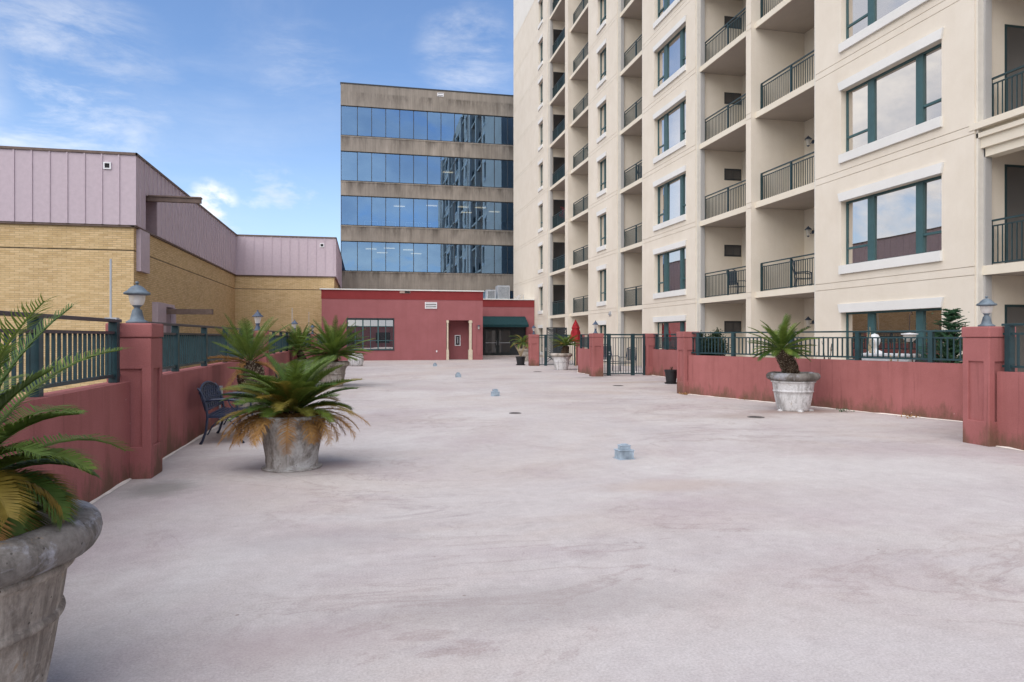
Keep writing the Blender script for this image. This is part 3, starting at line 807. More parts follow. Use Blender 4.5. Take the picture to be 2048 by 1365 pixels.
# window
m = MB(); W = wR - wL; H = wT - wB; yy = YA + .12
rx(m, wL, wR, yy, yy + .06, wB, wB + .07); rx(m, wL, wR, yy, yy + .06, wT - .07, wT)
for i in range(7):
    x = wL + W * i / 6; t = .09 if i in (2, 4) else .045
    rx(m, max(wL, x - t / 2), min(wR, x + t / 2), yy - (.02 if i in (2, 4) else 0), yy + .06, wB + .07, wT - .07)
for zz in (wB + H * .30, wB + H * .76): rx(m, wL + .05, wR - .05, yy + .004, yy + .05, zz - .025, zz + .025)
f = m.build('window', TEALW, rb)
g = MB(); g.poly([(wL + .02, yy + .045 - YA, wB + .02), (wR - .02, yy + .045 - YA, wB + .02), (wR - .02, yy + .045 - YA, wT - .02), (wL + .02, yy + .045 - YA, wT - .02)]); g.build('pane', GLASS, f)
m = MB(); rx(m, wL - .08, wR + .08, YA - .03, YA, wB - .05, wB); rx(m, wL - .06, wL, YA - .015, YA, wB, wT + .06); rx(m, wR, wR + .06, YA - .015, YA, wB, wT + .06); rx(m, wL, wR, YA - .015, YA, wT, wT + .06); m.build('window_trim', MULL, f)
# alcove columns
for x in (nL + .09, nR - .13):
    w = .07 if x < 6.5 else .11
    m = MB(); rx(m, x - w * .75, x + w * .75, YA - .02, YA + .2, .72, 2.62); rx(m, x - w * 1.25, x + w * 1.25, YA - .05, YA + .25, 0, .72, .01); rx(m, x - w * 1.2, x + w * 1.2, YA - .04, YA + .24, 2.62, 2.72); rx(m, x - w, x + w, YA - .03, YA + .22, 2.72, 2.798)
    m.build('column', COLC, rb)
m = MB(); rx(m, 6.46, 6.88, YA + 1.24, YA + 1.3, .98, 1.76); c = m.build('extinguisher_cabinet', WHITE, rb)
m = MB(); rx(m, 6.53, 6.81, YA + 1.225, YA + 1.24, 1.05, 1.69); m.build('glass', DARK, c)
m = MB(); m.tube([(6.67, 1.22, 1.15), (6.67, 1.22, 1.5)], .06, 8); m.box(6.6, 6.72, 1.205, 1.225, 1.52, 1.6); m.build('extinguisher', GALV, c)
ventbox(4.62, 0, 3.83, .84, .46, rb, slots=3)
m = MB(); rx(m, 4.98, 5.06, YA - .03, YA, .55, .68); m.build('outlet_cover', WHITE, rb)
m = MB(); rx(m, 2.45, 3.18, YA - .06, YA - .02, 4.66, 4.82); s = m.build('scupper', paint('scupper_tan', (.4, .3, .25)), rb)
m = MB(); rx(m, 2.8, 3.15, YA - .075, YA - .06, 4.68, 4.8); m.build('opening', DARK, s)
# raised panel right of the alcove
m = MB(); rx(m, 7.80, 7.84, YA - .025, YA, .35, 2.5); rx(m, 8.16, 8.20, YA - .025, YA, .35, 2.5); rx(m, 7.84, 8.16, YA - .025, YA, 2.46, 2.5); rx(m, 7.84, 8.16, YA - .025, YA, .35, .39); m.build('panel_moulding', REDB, rb)
# doors
m = MB(); rx(m, dl - .5, dr + .3, YA2 + .3, YA2 + .36, .12, dt); f = m.build('door_surround', MULL, rb)
for x0 in (9.7, 10.86, ):
    d = MB(); rx(d, x0, x0 + 1.1, YA2 + .24, YA2 + .3, .14, 2.3); dd = d.build('door', paint('dark_door', (.02, .028, .03), .35), rb)
    g = MB(); rx(g, x0 + .12, x0 + .98, YA2 + .232, YA2 + .24, .35, 2.15); g.build('pane', GLASSD, dd)
    g = MB(); rx(g, x0 + .1, x0 + 1.0, YA2 + .18, YA2 + .21, 1.12, 1.17); hx = x0 + (1.03 if x0 < 10 else .07)
    g.tube([(hx, YA2 + .2 - YA, .95), (hx, YA2 + .15 - YA, .97), (hx, YA2 + .15 - YA, 1.3), (hx, YA2 + .2 - YA, 1.32)], .015, 6); g.build('handle', GALV, dd)
m = MB(); rx(m, 8.35, 13.7, YA2 - .9, YA2 + .6, 0, .12); m.build('door_threshold', DECK, rb)
# awning
m = MB(); aL, aR = 9.0, 13.1; pr = [(YA2 - .02, 3.32), (YA2 - 1.3, 2.62), (YA2 - 1.3, 2.42), (YA2 - .02, 2.42)]
A = [(aL, p[0] - YA, p[1]) for p in pr]; B = [(aR, p[0] - YA, p[1]) for p in pr]
i = [m.vert(p) for p in A + B]
m.face((i[0], i[1], i[5], i[4])); m.face((i[1], i[2], i[6], i[5])); m.face((i[0], i[3], i[2], i[1])); m.face((i[4], i[5], i[6], i[7]))
o = m.build('awning', AWN, rb)
md = o.modifiers.new('s', 'SOLIDIFY'); md.thickness = .03
wall_lantern(7.98, 48.29, 2.3, R(90), 'small lantern on the red building beside the alcove', 1.1)
wall_lantern(8.8, 55.48, 2.5, R(90), 'small lantern beside the green awning', 1.2)

# AC units on the roof
def ac(x0, x1, y0, y1, z0, z1, label):
    root = empty('air_conditioner', ((x0 + x1) / 2, (y0 + y1) / 2, z0), 0, label, 'air conditioner', 'air conditioners on the red roof')
    a, b, h = (x1 - x0) / 2, (y1 - y0) / 2, z1 - z0
    m = MB(); m.box(-a, a, -b, b, .1, h, .03); m.build('casing', GALV, root)
    m = MB()
    n = 9
    for i in range(n): x = -a + .12 + (2 * a - .24) * i / (n - 1); m.box(x - .012, x + .012, -b - .012, -b, .22, h - .12)
    m.build('grille', MULL, root)
    m = MB(); m.lathe([(a * .7, 0), (a * .7, .04), (a * .2, .06)], c=(0, 0, h), n=20); m.build('fan_guard', MULL, root)
    for sx in (-1, 1): q = MB(); q.box(sx * a * .7 - .05, sx * a * .7 + .05, -b, b, 0, .1); q.build('foot', BRONZE, root)
    return root
ac(10.0, 10.75, 56.2, 56.9, 4.62, 5.55, 'smaller grey air conditioner on the flat red roof')
ac(10.95, 12.0, 56.4, 57.4, 4.62, 5.93, 'larger grey air conditioner on the flat red roof')
m = MB()
m.tube([(12.2, 56.6, 4.6), (12.9, 56.6, 5.15), (13.2, 56.6, 5.2), (13.2, 56.6, 4.6)], .03, 6); m.tube([(12.35, 56.6, 4.6), (12.95, 56.6, 5.0)], .02, 6)
tag(m.build('roof_pipe', GALV), 'bent metal pipe on the red roof beside the larger air conditioner', 'pipe')

m = MB(); m.box(-26, 26, -30, -24, -6, 3.4); m.box(-26.1, 26.1, -30.1, -23.9, 3.4, 3.5)
for i in range(8): m.m = 1; m.box(-22 + i * 6, -19.5 + i * 6, -24.02, -23.9, .6, 2.4)
tag(m.build('low_building', [REDB, DARK]), 'long low building behind the viewpoint, seen only reflected in the red building window', 'building')

# thin rods by the left pillars
for (y, zt, t) in ((8.30, 2.46, 'thin metal rod rising beside the nearest left lamp'), (27.9, 2.74, 'thin pale rod left of the second lantern from the red building'), (36.3, 2.89, 'thin pale rod left of the lantern nearest the red building')):
    m = MB(); m.tube([(LW - .02, y, 1.8), (LW - .02, y, zt)], .011, 6)
    m.box(LW - .07, LW + .05, y - .04, y + .06, 1.795, 1.815)
    tag(m.build('metal_rod', GALV), t, 'rod', 'thin rods on the left wall')
m = MB(); m.box(-2.575, -2.5, 13.2, 13.34, .5, .72, .008); m.tube([(-2.54, 13.27, 0), (-2.54, 13.27, .5)], .018, 6)
tag(m.build('outlet_box', GALV), 'grey outlet box on the left wall behind the bench', 'outlet box')

# ------------------------------------------------------------------ vent boxes and drains on the deck
for (x, y, t) in ((3.36, 8.55, 'blue-grey two-tier vent box nearest the viewpoint on the pale deck'), (3.51, 18.4, 'blue-grey vent box on the deck, second nearest'), (3.71, 27.4, 'blue-grey vent box on the deck, third nearest'), (3.86, 38.0, 'farthest blue-grey vent box, in front of the red building')):
    root = empty('deck_vent', (x, y, 0), R(6), t, 'vent', 'vent boxes in a row on the deck'); root.scale = (.84, .84, 1.0)
    m = MB(); m.box(-.118, .118, -.10, .10, 0, .112, .004); m.box(-.128, .128, -.11, .11, .112, .122, .003)
    m.box(-.135, .135, -.117, .117, 0, .008)
    for sx in (-1, 1):
        for q in (-.05, 0, .05): m.box(sx * .118, sx * .124, q - .012, q + .012, .02, .09)
    for q in (-.05, 0, .05): m.box(q - .014, q + .014, -.106, -.10, .02, .09)
    m.build('base', VENTC, root)
    m = MB(); m.box(-.078, .078, -.066, .066, .122, .172, .004); m.box(-.084, .084, -.072, .072, .172, .182, .003); m.box(-.05, .05, -.042, .042, .182, .194, .003); m.build('cap', VENTC, root)
for (x, y, r_, t) in ((3.12, 14.13, .13, 'small round dark drain in the middle of the deck'), (7.67, 12.41, .165, 'round dark drain in front of the white-washed planter'), (8.21, 21.43, .18, 'round dark drain in front of the large metal gate'), (7.89, 30.92, .2, 'round dark drain in front of the far gate')):
    m = MB(); m.lathe([(r_, .0), (r_, .008), (r_ * .85, .012), (r_ * .8, .006), (.01, .006)], c=(x, y, 0), n=24)
    for i in range(5): q = (i - 2) * r_ * .3; m.box(x - r_ * .72 * (1 - abs(q / r_) * .6), x + r_ * .72 * (1 - abs(q / r_) * .6), y + q - r_ * .05, y + q + r_ * .05, .006, .011)
    tag(m.build('floor_drain', DRAIN), t, 'drain', 'round drains in the deck')
for (x, y, t) in ((9.52, 15.9, 'small scrap of dead plant at the wall left of the white-washed planter'), (10.05, 12.9, 'tuft of weeds at the wall right of the white-washed planter'), (10.52, 11.6, 'small brown cone lying at the angled wall'), (8.7, 17.6, 'dry leaves at the foot of the lampless pillar')):
    m = MB()
    for i in range(40):
        a = rnd.uniform(0, 6.28); q = abs(rnd.gauss(0, .09)); p = Vector((x + q * math.cos(a) * 1.3, y + q * math.sin(a), rnd.uniform(.005, .06)))
        d = Vector((rnd.uniform(-1, 1), rnd.uniform(-1, 1), rnd.uniform(0, 1))).normalized() * .05; s_ = d.cross(Vector((0, 0, 1))).normalized() * .012
        m.poly([p - s_, p + d, p + s_, p - d * .3])
    tag(m.build('weed_tuft', LEAFD if 'weed' not in t else LEAFE), t, 'debris')

# ------------------------------------------------------------------ bench
def bench(x, y, label):
    """back towards -X, facing +X; origin at the middle of the back legs on the ground"""
    root = empty('iron_bench', (x, y, 0), 0, label, 'bench', 'blue-black cast iron benches on the left side')
    Lb = 1.22; h = Lb / 2
    for sy in (-1, 1):
        Y = sy * h
        m = MB(); m.smooth = True
        m.tube([(-.03, Y, 0), (.0, Y, .05), (.05, Y, .2), (.07, Y, .42), (.04, Y, .6), (-.02, Y, .78), (-.07, Y, .84)], [.024, .018, .018, .02, .02, .018, .014], 8); m.build('leg', BLUEIRON, root)
        m = MB(); m.smooth = True
        m.tube([(.58, Y, 0), (.55, Y, .04), (.51, Y, .2), (.53, Y, .36), (.5, Y, .45), (.49, Y, .56), (.5, Y, .63)], [.024, .018, .017, .017, .017, .015, .014], 8); m.build('leg', BLUEIRON, root)
        m = MB(); m.smooth = True
        m.tube([(.04, Y, .64), (.15, Y, .66), (.35, Y, .665), (.5, Y, .645), (.565, Y, .61), (.56, Y, .575), (.53, Y, .575)], [.014, .02, .022, .022, .018, .013, .01], 8)
        m.tube([(.36, Y, .65), (.39, Y, .58), (.44, Y, .52), (.49, Y, .5)], .01, 6)
        m.build('armrest', BLUEIRON, root)
        m = MB(); m.smooth = True
        m.tube([(.07, Y, .14), (.14, Y, .27), (.25, Y, .37), (.36, Y, .37), (.46, Y, .27), (.51, Y, .14)], .011, 6); m.build('brace', BLUEIRON, root)
    # seat of slats following a slight dip, with bolts
    m = MB()
    for i in range(9):
        x0 = .055 + i * .052; z = .43 - .02 * math.sin(i / 8 * math.pi); m.box(x0, x0 + .04, -h, h, z - .01, z + .008, .003)
    m.box(.05, .53, -h - .006, -h + .02, .39, .425); m.box(.05, .53, h - .02, h + .006, .39, .425)
    m.build('seat', BLUEIRON, root)
    # arched back with open scrollwork
    m = MB(); m.smooth = True
    def bp(v, z):  # lean
        return (.06 - (z - .45) * .3, v, z)
    def topz(v): return .76 + .13 * math.cos(v / h * math.pi / 2) ** .6 if abs(v) < h else .76
    arch = [bp(-h + 2 * h * i / 24, topz(-h + 2 * h * i / 24)) for i in range(25)]
    m.tube(arch, .02, 8); m.tube([bp(-h, .5), bp(h, .5)], .014, 8)
    m.tube([bp(-h + .02, .78), bp(-h, .5)], .016, 8); m.tube([bp(h - .02, .78), bp(h, .5)], .016, 8)
    m.build('back_frame', BLUEIRON, root)
    m = MB(); r2 = random.Random(3)
    n = 17
    for i in range(n):
        v = -h + 2 * h * (i + .5) / n; t = topz(v)
        for k in range(5):
            z0 = .52 + (t - .54) * k / 5; z1 = .52 + (t - .54) * (k + 1) / 5; zc = (z0 + z1) / 2; rr = .036
            ring = [bp(v + rr * math.cos(a) * (1 if (i + k) % 2 else .7), zc + (z1 - z0) * .55 * math.sin(a)) for a in [j * math.pi / 4 for j in range(9)]]
            m.tube(ring, .0065, 4, False)
            if (i * 3 + k) % 2 == 0: m.tube([bp(v - .035, z0), bp(v + .035, z1)], .008, 4)
            else: m.tube([bp(v + .03, z0), bp(v - .03, z1)], .006, 4)
    m.build('back_scrollwork', BLUEIRON, root)
    return root
b1 = bench(-2.35, 11.62, 'cast iron bench with a lattice back against the left wall behind the grey planter')
b2 = copy_tree(b1); b2.location = (-2.35, 20.2, 0); b2['label'] = 'cast iron bench farther back on the left wall, mostly hidden behind palms'

# ------------------------------------------------------------------ cycads in planters
def frond_mesh(m, base, az, el, L, droop, n, wid, r0, tipw=.35, lift=.35, roll=0, bare=.14, jit=.1, side=0, lw=.03):
    P = []; T = []; N = 18; p = Vector(base); st = L / N
    for i in range(N + 1):
        t = i / N; e = el - droop * t ** 1.35; a = az + side * t * t
        d = Vector((math.cos(a) * math.cos(e), math.sin(a) * math.cos(e), math.sin(e)))
        P.append(p.copy()); T.append(d); p = p + d * st
    m.tube([P[i] for i in range(0, N + 1, 2)], [r0 * (1 - .75 * i / N) for i in range(0, N + 1, 2)], 4, False)
    for k in range(n):
        t = bare + (1 - bare) * (k + .5) / n; f = t * N; i = min(int(f), N - 1); u = f - i
        c = P[i].lerp(P[i + 1], u); d = T[i].lerp(T[i + 1], u).normalized()
        s = d.cross(Vector((0, 0, 1)))
        if s.length < .05: s = Vector((-math.sin(az), math.cos(az), 0))
        s.normalize(); up = s.cross(d).normalized()
        if roll: s, up = s * math.cos(roll) + up * math.sin(roll), up * math.cos(roll) - s * math.sin(roll)
        tt = (t - bare) / (1 - bare)
        ln = wid * (math.sin(math.pi * (tt * .82 + .10)) ** .55) * (1 if tt < .9 else .9) * rnd.uniform(1 - jit, 1 + jit)
        fw = .28 + .62 * tt
        hw = max(.0032, ln * lw)
        for sg in (-1, 1):
            dr = (s * sg + d * fw + up * lift + Vector((rnd.uniform(-jit, jit), rnd.uniform(-jit, jit), rnd.uniform(-jit, jit)))).normalized()
            mid = c + dr * ln * .55; tip = c + dr * ln * .96 + (d * .12 - up * .10) * ln + Vector((0, 0, -.05 * ln))
            b = d * hw
            i0 = m.vert(c - b); i1 = m.vert(c + b); i2 = m.vert(mid + b * .9); i3 = m.vert(mid - b * .9); i4 = m.vert(tip)
            m.face((i0, i1, i2, i3)); m.face((i3, i2, i4))

def pot_classic(root, Rr=.56, H=.82, rb_=.34, body=POTC, rim=POTRIM):
    m = MB(); m.smooth = True; rt = Rr * .80
    def rr(t): return rb_ + (rt - rb_) * t ** .8
    prof = [(rb_ * .6, 0), (rb_ * .97, 0), (rb_, .02)]
    for i in range(1, 10):
        t = i / 10; z = .02 + (H * .80 - .02) * t
        r_ = rr(t)
        prof.append((r_, z))
        if i == 6: prof += [(r_ + .016, z + .008), (r_ + .02, z + .02), (r_ + .016, z + .034), (r_ + .004, z + .04)]
    zt = H * .80
    prof += [(rt, zt - .05), (rt + .018, zt - .045), (rt + .024, zt - .03), (rt + .018, zt - .015), (rt + .008, zt - .01)]
    m.lathe(prof, n=56, cap=False)
    m.build('planter_body', body, root)
    m = MB(); m.smooth = True; cr = H * .10; c = Rr - cr; zc = H - cr
    ring = [(rt + .006, zt - .012)] + [(c + cr * math.cos(a), zc + cr * math.sin(a)) for a in [R(x) for x in (-62, -40, -20, 0, 20, 40, 60, 80, 100, 120, 145, 165)]] + [(c - cr * 1.02, H * .74)]
    m.lathe(ring, n=56, cap=False)
    # small unevenness in the cast rim
    for i in range(len(m.v)):
        a = math.atan2(m.v[i].y, m.v[i].x); q = 1 + .006 * math.sin(5 * a + 1) + .004 * math.sin(11 * a); m.v[i] = Vector((m.v[i].x * q, m.v[i].y * q, m.v[i].z + .004 * math.sin(7 * a)))
    m.build('planter_rim', rim, root)
    m = MB(); n = 40; ctr = m.vert((0, 0, H * .80)); pr = None
    for j in range(1, 8):
        rg = [m.vert((c * .9 * j / 7 * math.cos(2 * math.pi * k / n), c * .9 * j / 7 * math.sin(2 * math.pi * k / n), H * .78 + rnd.uniform(-.012, .012))) for k in range(n)]
        for k in range(n):
            if pr is None: m.face((ctr, rg[k], rg[(k + 1) % n]))
            else: m.face((pr[k], rg[k], rg[(k + 1) % n], pr[(k + 1) % n]))
        pr = rg
    for i in range(160):
        a = rnd.uniform(0, 6.28); q = c * .85 * math.sqrt(rnd.random()); p = Vector((q * math.cos(a), q * math.sin(a), H * .79)); d = Vector((rnd.uniform(-1, 1), rnd.uniform(-1, 1), rnd.uniform(0, .6))) * .05
        w = d.cross(Vector((0, 0, 1))).normalized() * .004; m.m = 1; m.poly([p - w, p + w, p + d]); m.m = 0
    m.build('soil', [MAT_SOIL, LEAFD], root)

def pot_plain(root, rt=.385, H=.655, rb_=.30, body=POTG):
    m = MB(); m.smooth = True
    m.lathe([(rb_ * .5, 0), (rb_ + .055, 0), (rb_ + .06, .012), (rb_ + .035, .022), (rb_ + .004, .03), (rb_ + .012, .08)] + [(rb_ + (rt - rb_) * t / 8, .08 + (H - .17) * t / 8) for t in range(1, 9)], n=56, cap=False)
    m.build('planter_body', body, root)
    m = MB(); m.smooth = True
    m.lathe([(rt - .004, H - .095), (rt + .014, H - .085), (rt + .014, H - .065), (rt + .004, H - .058), (rt + .022, H - .045), (rt + .028, H - .02), (rt + .018, H), (rt - .02, H), (rt - .03, H - .02), (rt - .035, H - .1)], n=56, cap=False)
    m.build('planter_rim', body, root)
    m = MB(); m.lathe([(rt - .034, H - .07), (.02, H - .03)], n=40); m.build('soil', MAT_SOIL, root)

def trunk(root, pts, rs, dens=380, mat=TRUNK, tip=TRUNKL):
    m = MB(); m.tube(pts, rs, 14)
    P = [Vector(p) for p in pts]
    for i in range(dens):
        t = rnd.random() * (len(P) - 1); j = min(int(t), len(P) - 2); u = t - j
        c = P[j].lerp(P[j + 1], u); r_ = rs[j] * (1 - u) + rs[j + 1] * u; ax = (P[j + 1] - P[j]).normalized()
        a = rnd.uniform(0, 6.283); e1 = ax.cross(Vector((1, 0, 0))).normalized(); e2 = ax.cross(e1)
        o = (e1 * math.cos(a) + e2 * math.sin(a)); w = ax.cross(o) * rnd.uniform(.007, .012); b = c + o * r_ * .95
        tp = b + (o * 1 + ax * .8).normalized() * rnd.uniform(.025, .05)
        m.m = 1 if rnd.random() < .38 else 0
        h = ax * .007
        i0, i1, i2, i3, i4 = m.vert(b - w - h), m.vert(b + w - h), m.vert(b + w + h), m.vert(b - w + h), m.vert(tp - w * .4)
        i5 = m.vert(tp + w * .4)
        m.face((i0, i1, i5, i4)); m.face((i1, i2, i5)); m.face((i2, i3, i4, i5)); m.face((i3, i0, i4))
    m.m = 0
    return m.build('trunk', [mat, tip], root)

def frond(root, base, az, el, L, droop, n=45, wid=.13, kind='g', r0=.009, **kw):
    m = MB(); frond_mesh(m, base, az, el, L, droop, n, wid, r0, **kw)
    mt = {'g': LEAF, 'y': LEAFY, 'd': LEAFD}[kind]
    o = m.build('dry_frond' if kind == 'd' else 'frond', mt, root, None, False)
    return o

def crown(root, c, nf, L, n=40, wid=.13, e0=10, e1=80, droop=(50, 85), kinds='g', rr=.05, azr=(0, 360), seed=1, **kw):
    global rnd
    keep = rnd; rnd = random.Random(seed)
    for i in range(nf):
        t = (i + .5) / nf
        az = R(azr[0] + ((i * 137.5) % 360) / 360 * (azr[1] - azr[0]) + rnd.uniform(-8, 8)); e = R(e1 + (e0 - e1) * t ** .8 + rnd.uniform(-6, 6))
        b = Vector(c) + Vector((math.cos(az) * rr * t, math.sin(az) * rr * t, .03 * (1 - t)))
        frond(root, b, az, e, L * rnd.uniform(.88, 1.08) * (.8 + .2 * math.sin(math.pi * min(1, t + .2))), R(rnd.uniform(*droop)), n, wid, rnd.choice(kinds), roll=R(rnd.uniform(-15, 15)), **kw)
    rnd = keep

PG = 'cycad palms in round planters'
# 1. near left
p1 = empty('potted_palm', (-1.70, 3.20, 0), R(20), 'huge cycad palm in a roll-rimmed concrete planter at the left edge', 'potted palm', PG)
pot_classic(p1, .59, .85, .36)
trunk(p1, [(0, 0, .62), (0, 0, .72), (0, 0, .86), (.0, 0, .94)], [.15, .17, .15, .10], 200)
def wf(root, az_world, el, L, droop, kind, n=80, wid=.15, z=.92, rz=20, off=.07, **kw):
    a = R(az_world - rz); frond(root, (math.cos(a) * off, math.sin(a) * off, z), a, R(el), L, R(droop), n, wid, kind, .011, **kw)
# fronds reaching into the picture: (world azimuth, elevation, length, droop, colour)
for q in ((-12, 84, .84, 22, 'g'), (12, 78, .82, 38, 'g'), (-4, 64, .80, 56, 'g'), (-28, 54, .74, 62, 'g'), (-8, 48, .76, 72, 'g'), (22, 42, .68, 76, 'g'), (-48, 60, .8, 60, 'g'),
          (-15, 38, .70, 98, 'g'), (-10, 40, .66, 96, 'y'), (-4, 34, .6, 100, 'd'), (-32, 34, .60, 100, 'g'), (-46, 30, .62, 100, 'd'), (-55, 24, .6, 96, 'g'), (-30, 26, .58, 106, 'd'), (-16, 24, .54, 104, 'g'), (-68, 26, .62, 100, 'd'), (-76, 40, .7, 90, 'g'), (-40, 44, .72, 92, 'y'), (-60, 10, .5, 80, 'g')):
    wf(p1, q[0], q[1], q[2] * .8, q[3] + 12, q[4], n=125, wid=.15, lw=.038)
for i in range(16):
    wf(p1, 50 + i * 15, 66 - (i * 37 % 50), 1.0, 64, 'g', 56, .16)
for i in range(6): wf(p1, i * 60 + 40, 78, .95, 40, 'g', 60)

# 2. grey planter, middle left
p2 = empty('potted_palm', (-.86, 8.85, 0), 0, 'bushy cycad with brown drooping lower fronds in a plain grey planter', 'potted palm', PG)
pot_plain(p2)
trunk(p2, [(0, 0, .5), (0, 0, .62), (.0, 0, .70)], [.12, .13, .08], 120, TRUNK, WOOD)
crown(p2, (0, 0, .68), 54, .88, 96, .165, 10, 74, (28, 58), 'gggyg', .08, seed=5, lw=.032)
keep = rnd; rnd = random.Random(21)
for i, (az, el, L, dr, k) in enumerate(((178, 4, .72, 62, 'd'), (186, 10, .66, 90, 'd'), (172, -4, .6, 64, 'd'), (203, 12, .78, 100, 'd'), (220, 14, .6, 96, 'd'), (344, 4, .66, 96, 'd'), (325, 4, .5, 90, 'd'), (195, -2, .78, 74, 'd'), (212, 6, .72, 86, 'd'), (165, 8, .7, 70, 'd'), (228, 2, .62, 80, 'd'), (270, 12, .80, 130, 'd'), (300, 8, .62, 110, 'd'), (318, 10, .72, 105, 'd'), (338, 12, .85, 82, 'd'),
                                         (352, 16, .92, 66, 'd'), (356, 4, .7, 60, 'd'), (20, 0, .7, 70, 'd'), (190, 0, .86, 60, 'd'), (209, -6, .7, 50, 'd'), (182, 14, .84, 84, 'd'), (236, 8, .7, 92, 'd'), (198, 20, .8, 104, 'd'), (312, 0, .56, 96, 'd'), (8, 10, .8, 70, 'd'), (60, 6, .7, 80, 'd'), (110, 6, .7, 80, 'd'), (330, 26, .8, 60, 'y'), (200, 20, .8, 60, 'y'), (250, 44, .8, 60, 'y'), (290, 50, .75, 50, 'y'))):
    frond(p2, (.09 * math.cos(R(az)), .09 * math.sin(R(az)), .66), R(az), R(el), L, R(dr), 66, .15 if k == 'd' else .16, k, .009, jit=.22 if k == 'd' else .1, lift=.1)
rnd = keep

# 3. tilted palm beside the bench
p3 = empty('potted_palm', (-1.98, 13.15, 0), 0, 'palm with a thick stubby trunk and folded brown fronds beside the bench', 'potted palm', PG)
pot_plain(p3, .30, .62, .24, POTC)
trunk(p3, [(0, 0, .6), (0, 0, .8), (-.02, 0, 1.0), (-.03, 0, 1.16)], [.19, .23, .23, .13], 1200)
crown(p3, (-.03, 0, 1.17), 22, .92, 50, .15, 22, 80, (4, 28), 'g', .06, seed=9, lw=.04)
keep = rnd; rnd = random.Random(4)
for (az, el, L, dr, k) in ((200, 16, .85, 30, 'd'), (212, 18, .88, 34, 'd'), (190, 8, .8, 24, 'd'), (320, 5, .8, 60, 'd'), (340, -4, .7, 50, 'd'), (230, -30, .7, 40, 'd'), (250, 10, .5, 120, 'd')):
    frond(p3, (-.03, 0, 1.14), R(az), R(el), L, R(dr), 50, .13, k, .01, jit=.2, lift=.6)
rnd = keep
# 4, 5
p4 = empty('potted_palm', (-2.0, 26.1, 0), 0, 'dark green palm on a leaning trunk in the planter behind, left of the widest crown', 'potted palm', PG)
pot_classic(p4, .55, .80, .33, POTG)
trunk(p4, [(-.1, 0, .6), (-.2, 0, .85), (-.3, 0, 1.12)], [.14, .14, .1], 160, TRUNK, TRUNK)
crown(p4, (-.3, 0, 1.12), 44, 1.1, 44, .15, -8, 76, (8, 42), 'g', .06, seed=12, lw=.07)
p5 = empty('potted_palm', (-1.0, 23.1, 0), 0, 'palm with the widest crown of bright green fronds, left of the red building window', 'potted palm', PG)
pot_classic(p5, .56, .82, .34, POTC, POTC)
trunk(p5, [(0, 0, .6), (.02, 0, .8), (.04, 0, 1.0)], [.17, .20, .13], 220, TRUNKR, TRUNKR)
crown(p5, (.04, 0, 1.02), 76, 1.34, 50, .15, -10, 76, (14, 46), 'g', .08, seed=17, lw=.07)
# 6 right, leaning trunk
p6 = empty('potted_palm', (9.22, 13.45, 0), 0, 'palm with a leaning rough trunk in the white-washed planter on the right', 'potted palm', PG)
pot_classic(p6, .555, .83, .325, POTW, POTRIM)
trunk(p6, [(-.02, 0, .62), (-.05, 0, .84), (-.14, -.02, 1.02), (-.25, -.02, 1.2), (-.30, -.02, 1.32)], [.155, .165, .165, .16, .12], 1300)
crown(p6, (-.31, -.02, 1.33), 40, .78, 50, .125, -16, 78, (2, 40), 'g', .07, seed=23, lw=.06)
m = MB()
for (a, q) in ((-100, .36), (-170, .36), (-35, .36), (80, .36)):
    m.lathe([(.06, 0), (.055, .02), (.03, .035)], c=(q * math.cos(R(a)), q * math.sin(R(a)), 0), n=10)
m.build('foot', POTW, p6)
# 7 by far gate
p7 = empty('potted_palm', (9.5, 32.5, 0), 0, 'palm with a short thick trunk in the pale planter before the far gate', 'potted palm', PG)
pot_classic(p7, .54, .82, .30, POTW, POTC)
trunk(p7, [(.12, 0, .62), (.18, 0, .85), (.25, 0, 1.18)], [.2, .19, .14], 220, TRUNK, TRUNK)
crown(p7, (.22, 0, 1.2), 36, .88, 32, .14, 2, 60, (20, 55), 'gggggy', .07, seed=31, lw=.08)
# 8 pale pot behind the far pillar
p8 = empty('potted_palm', (10.62, 44.6, 0), 0, 'droopy yellow-green palm in the stone planter half hidden behind the far lamp pillar', 'potted palm', PG)
pot_classic(p8, .55, .85, .33, POTC, POTC)
trunk(p8, [(-.1, 0, .6), (-.2, 0, 1.1)], [.08, .06], 40, WOOD, WOOD)
crown(p8, (-.25, 0, 1.15), 24, 1.1, 24, .2, 0, 80, (60, 120), 'ygg', .06, seed=37, lw=.07)
# 9 far white pot
p9 = empty('planter', (-.42, 39.3, 0), 0, 'rounded white planter standing before the red building window', 'planter')
m = MB(); m.smooth = True; m.lathe([(.2, 0), (.36, 0), (.40, .1), (.43, .3), (.42, .5), (.36, .66), (.33, .72), (.29, .72), (.29, .6)], n=32, cap=False); m.build('planter_body', POTW, p9)
m = MB(); m.lathe([(.29, .64), (.02, .66)], n=24); m.build('soil', MAT_SOIL, p9)
keep = rnd; rnd = random.Random(3)
for i in range(5): frond(p9, (0, 0, .66), R(150 + 60 * i), R(30), .6, R(110), 16, .12, 'd' if i < 3 else 'g', .008)
rnd = keep
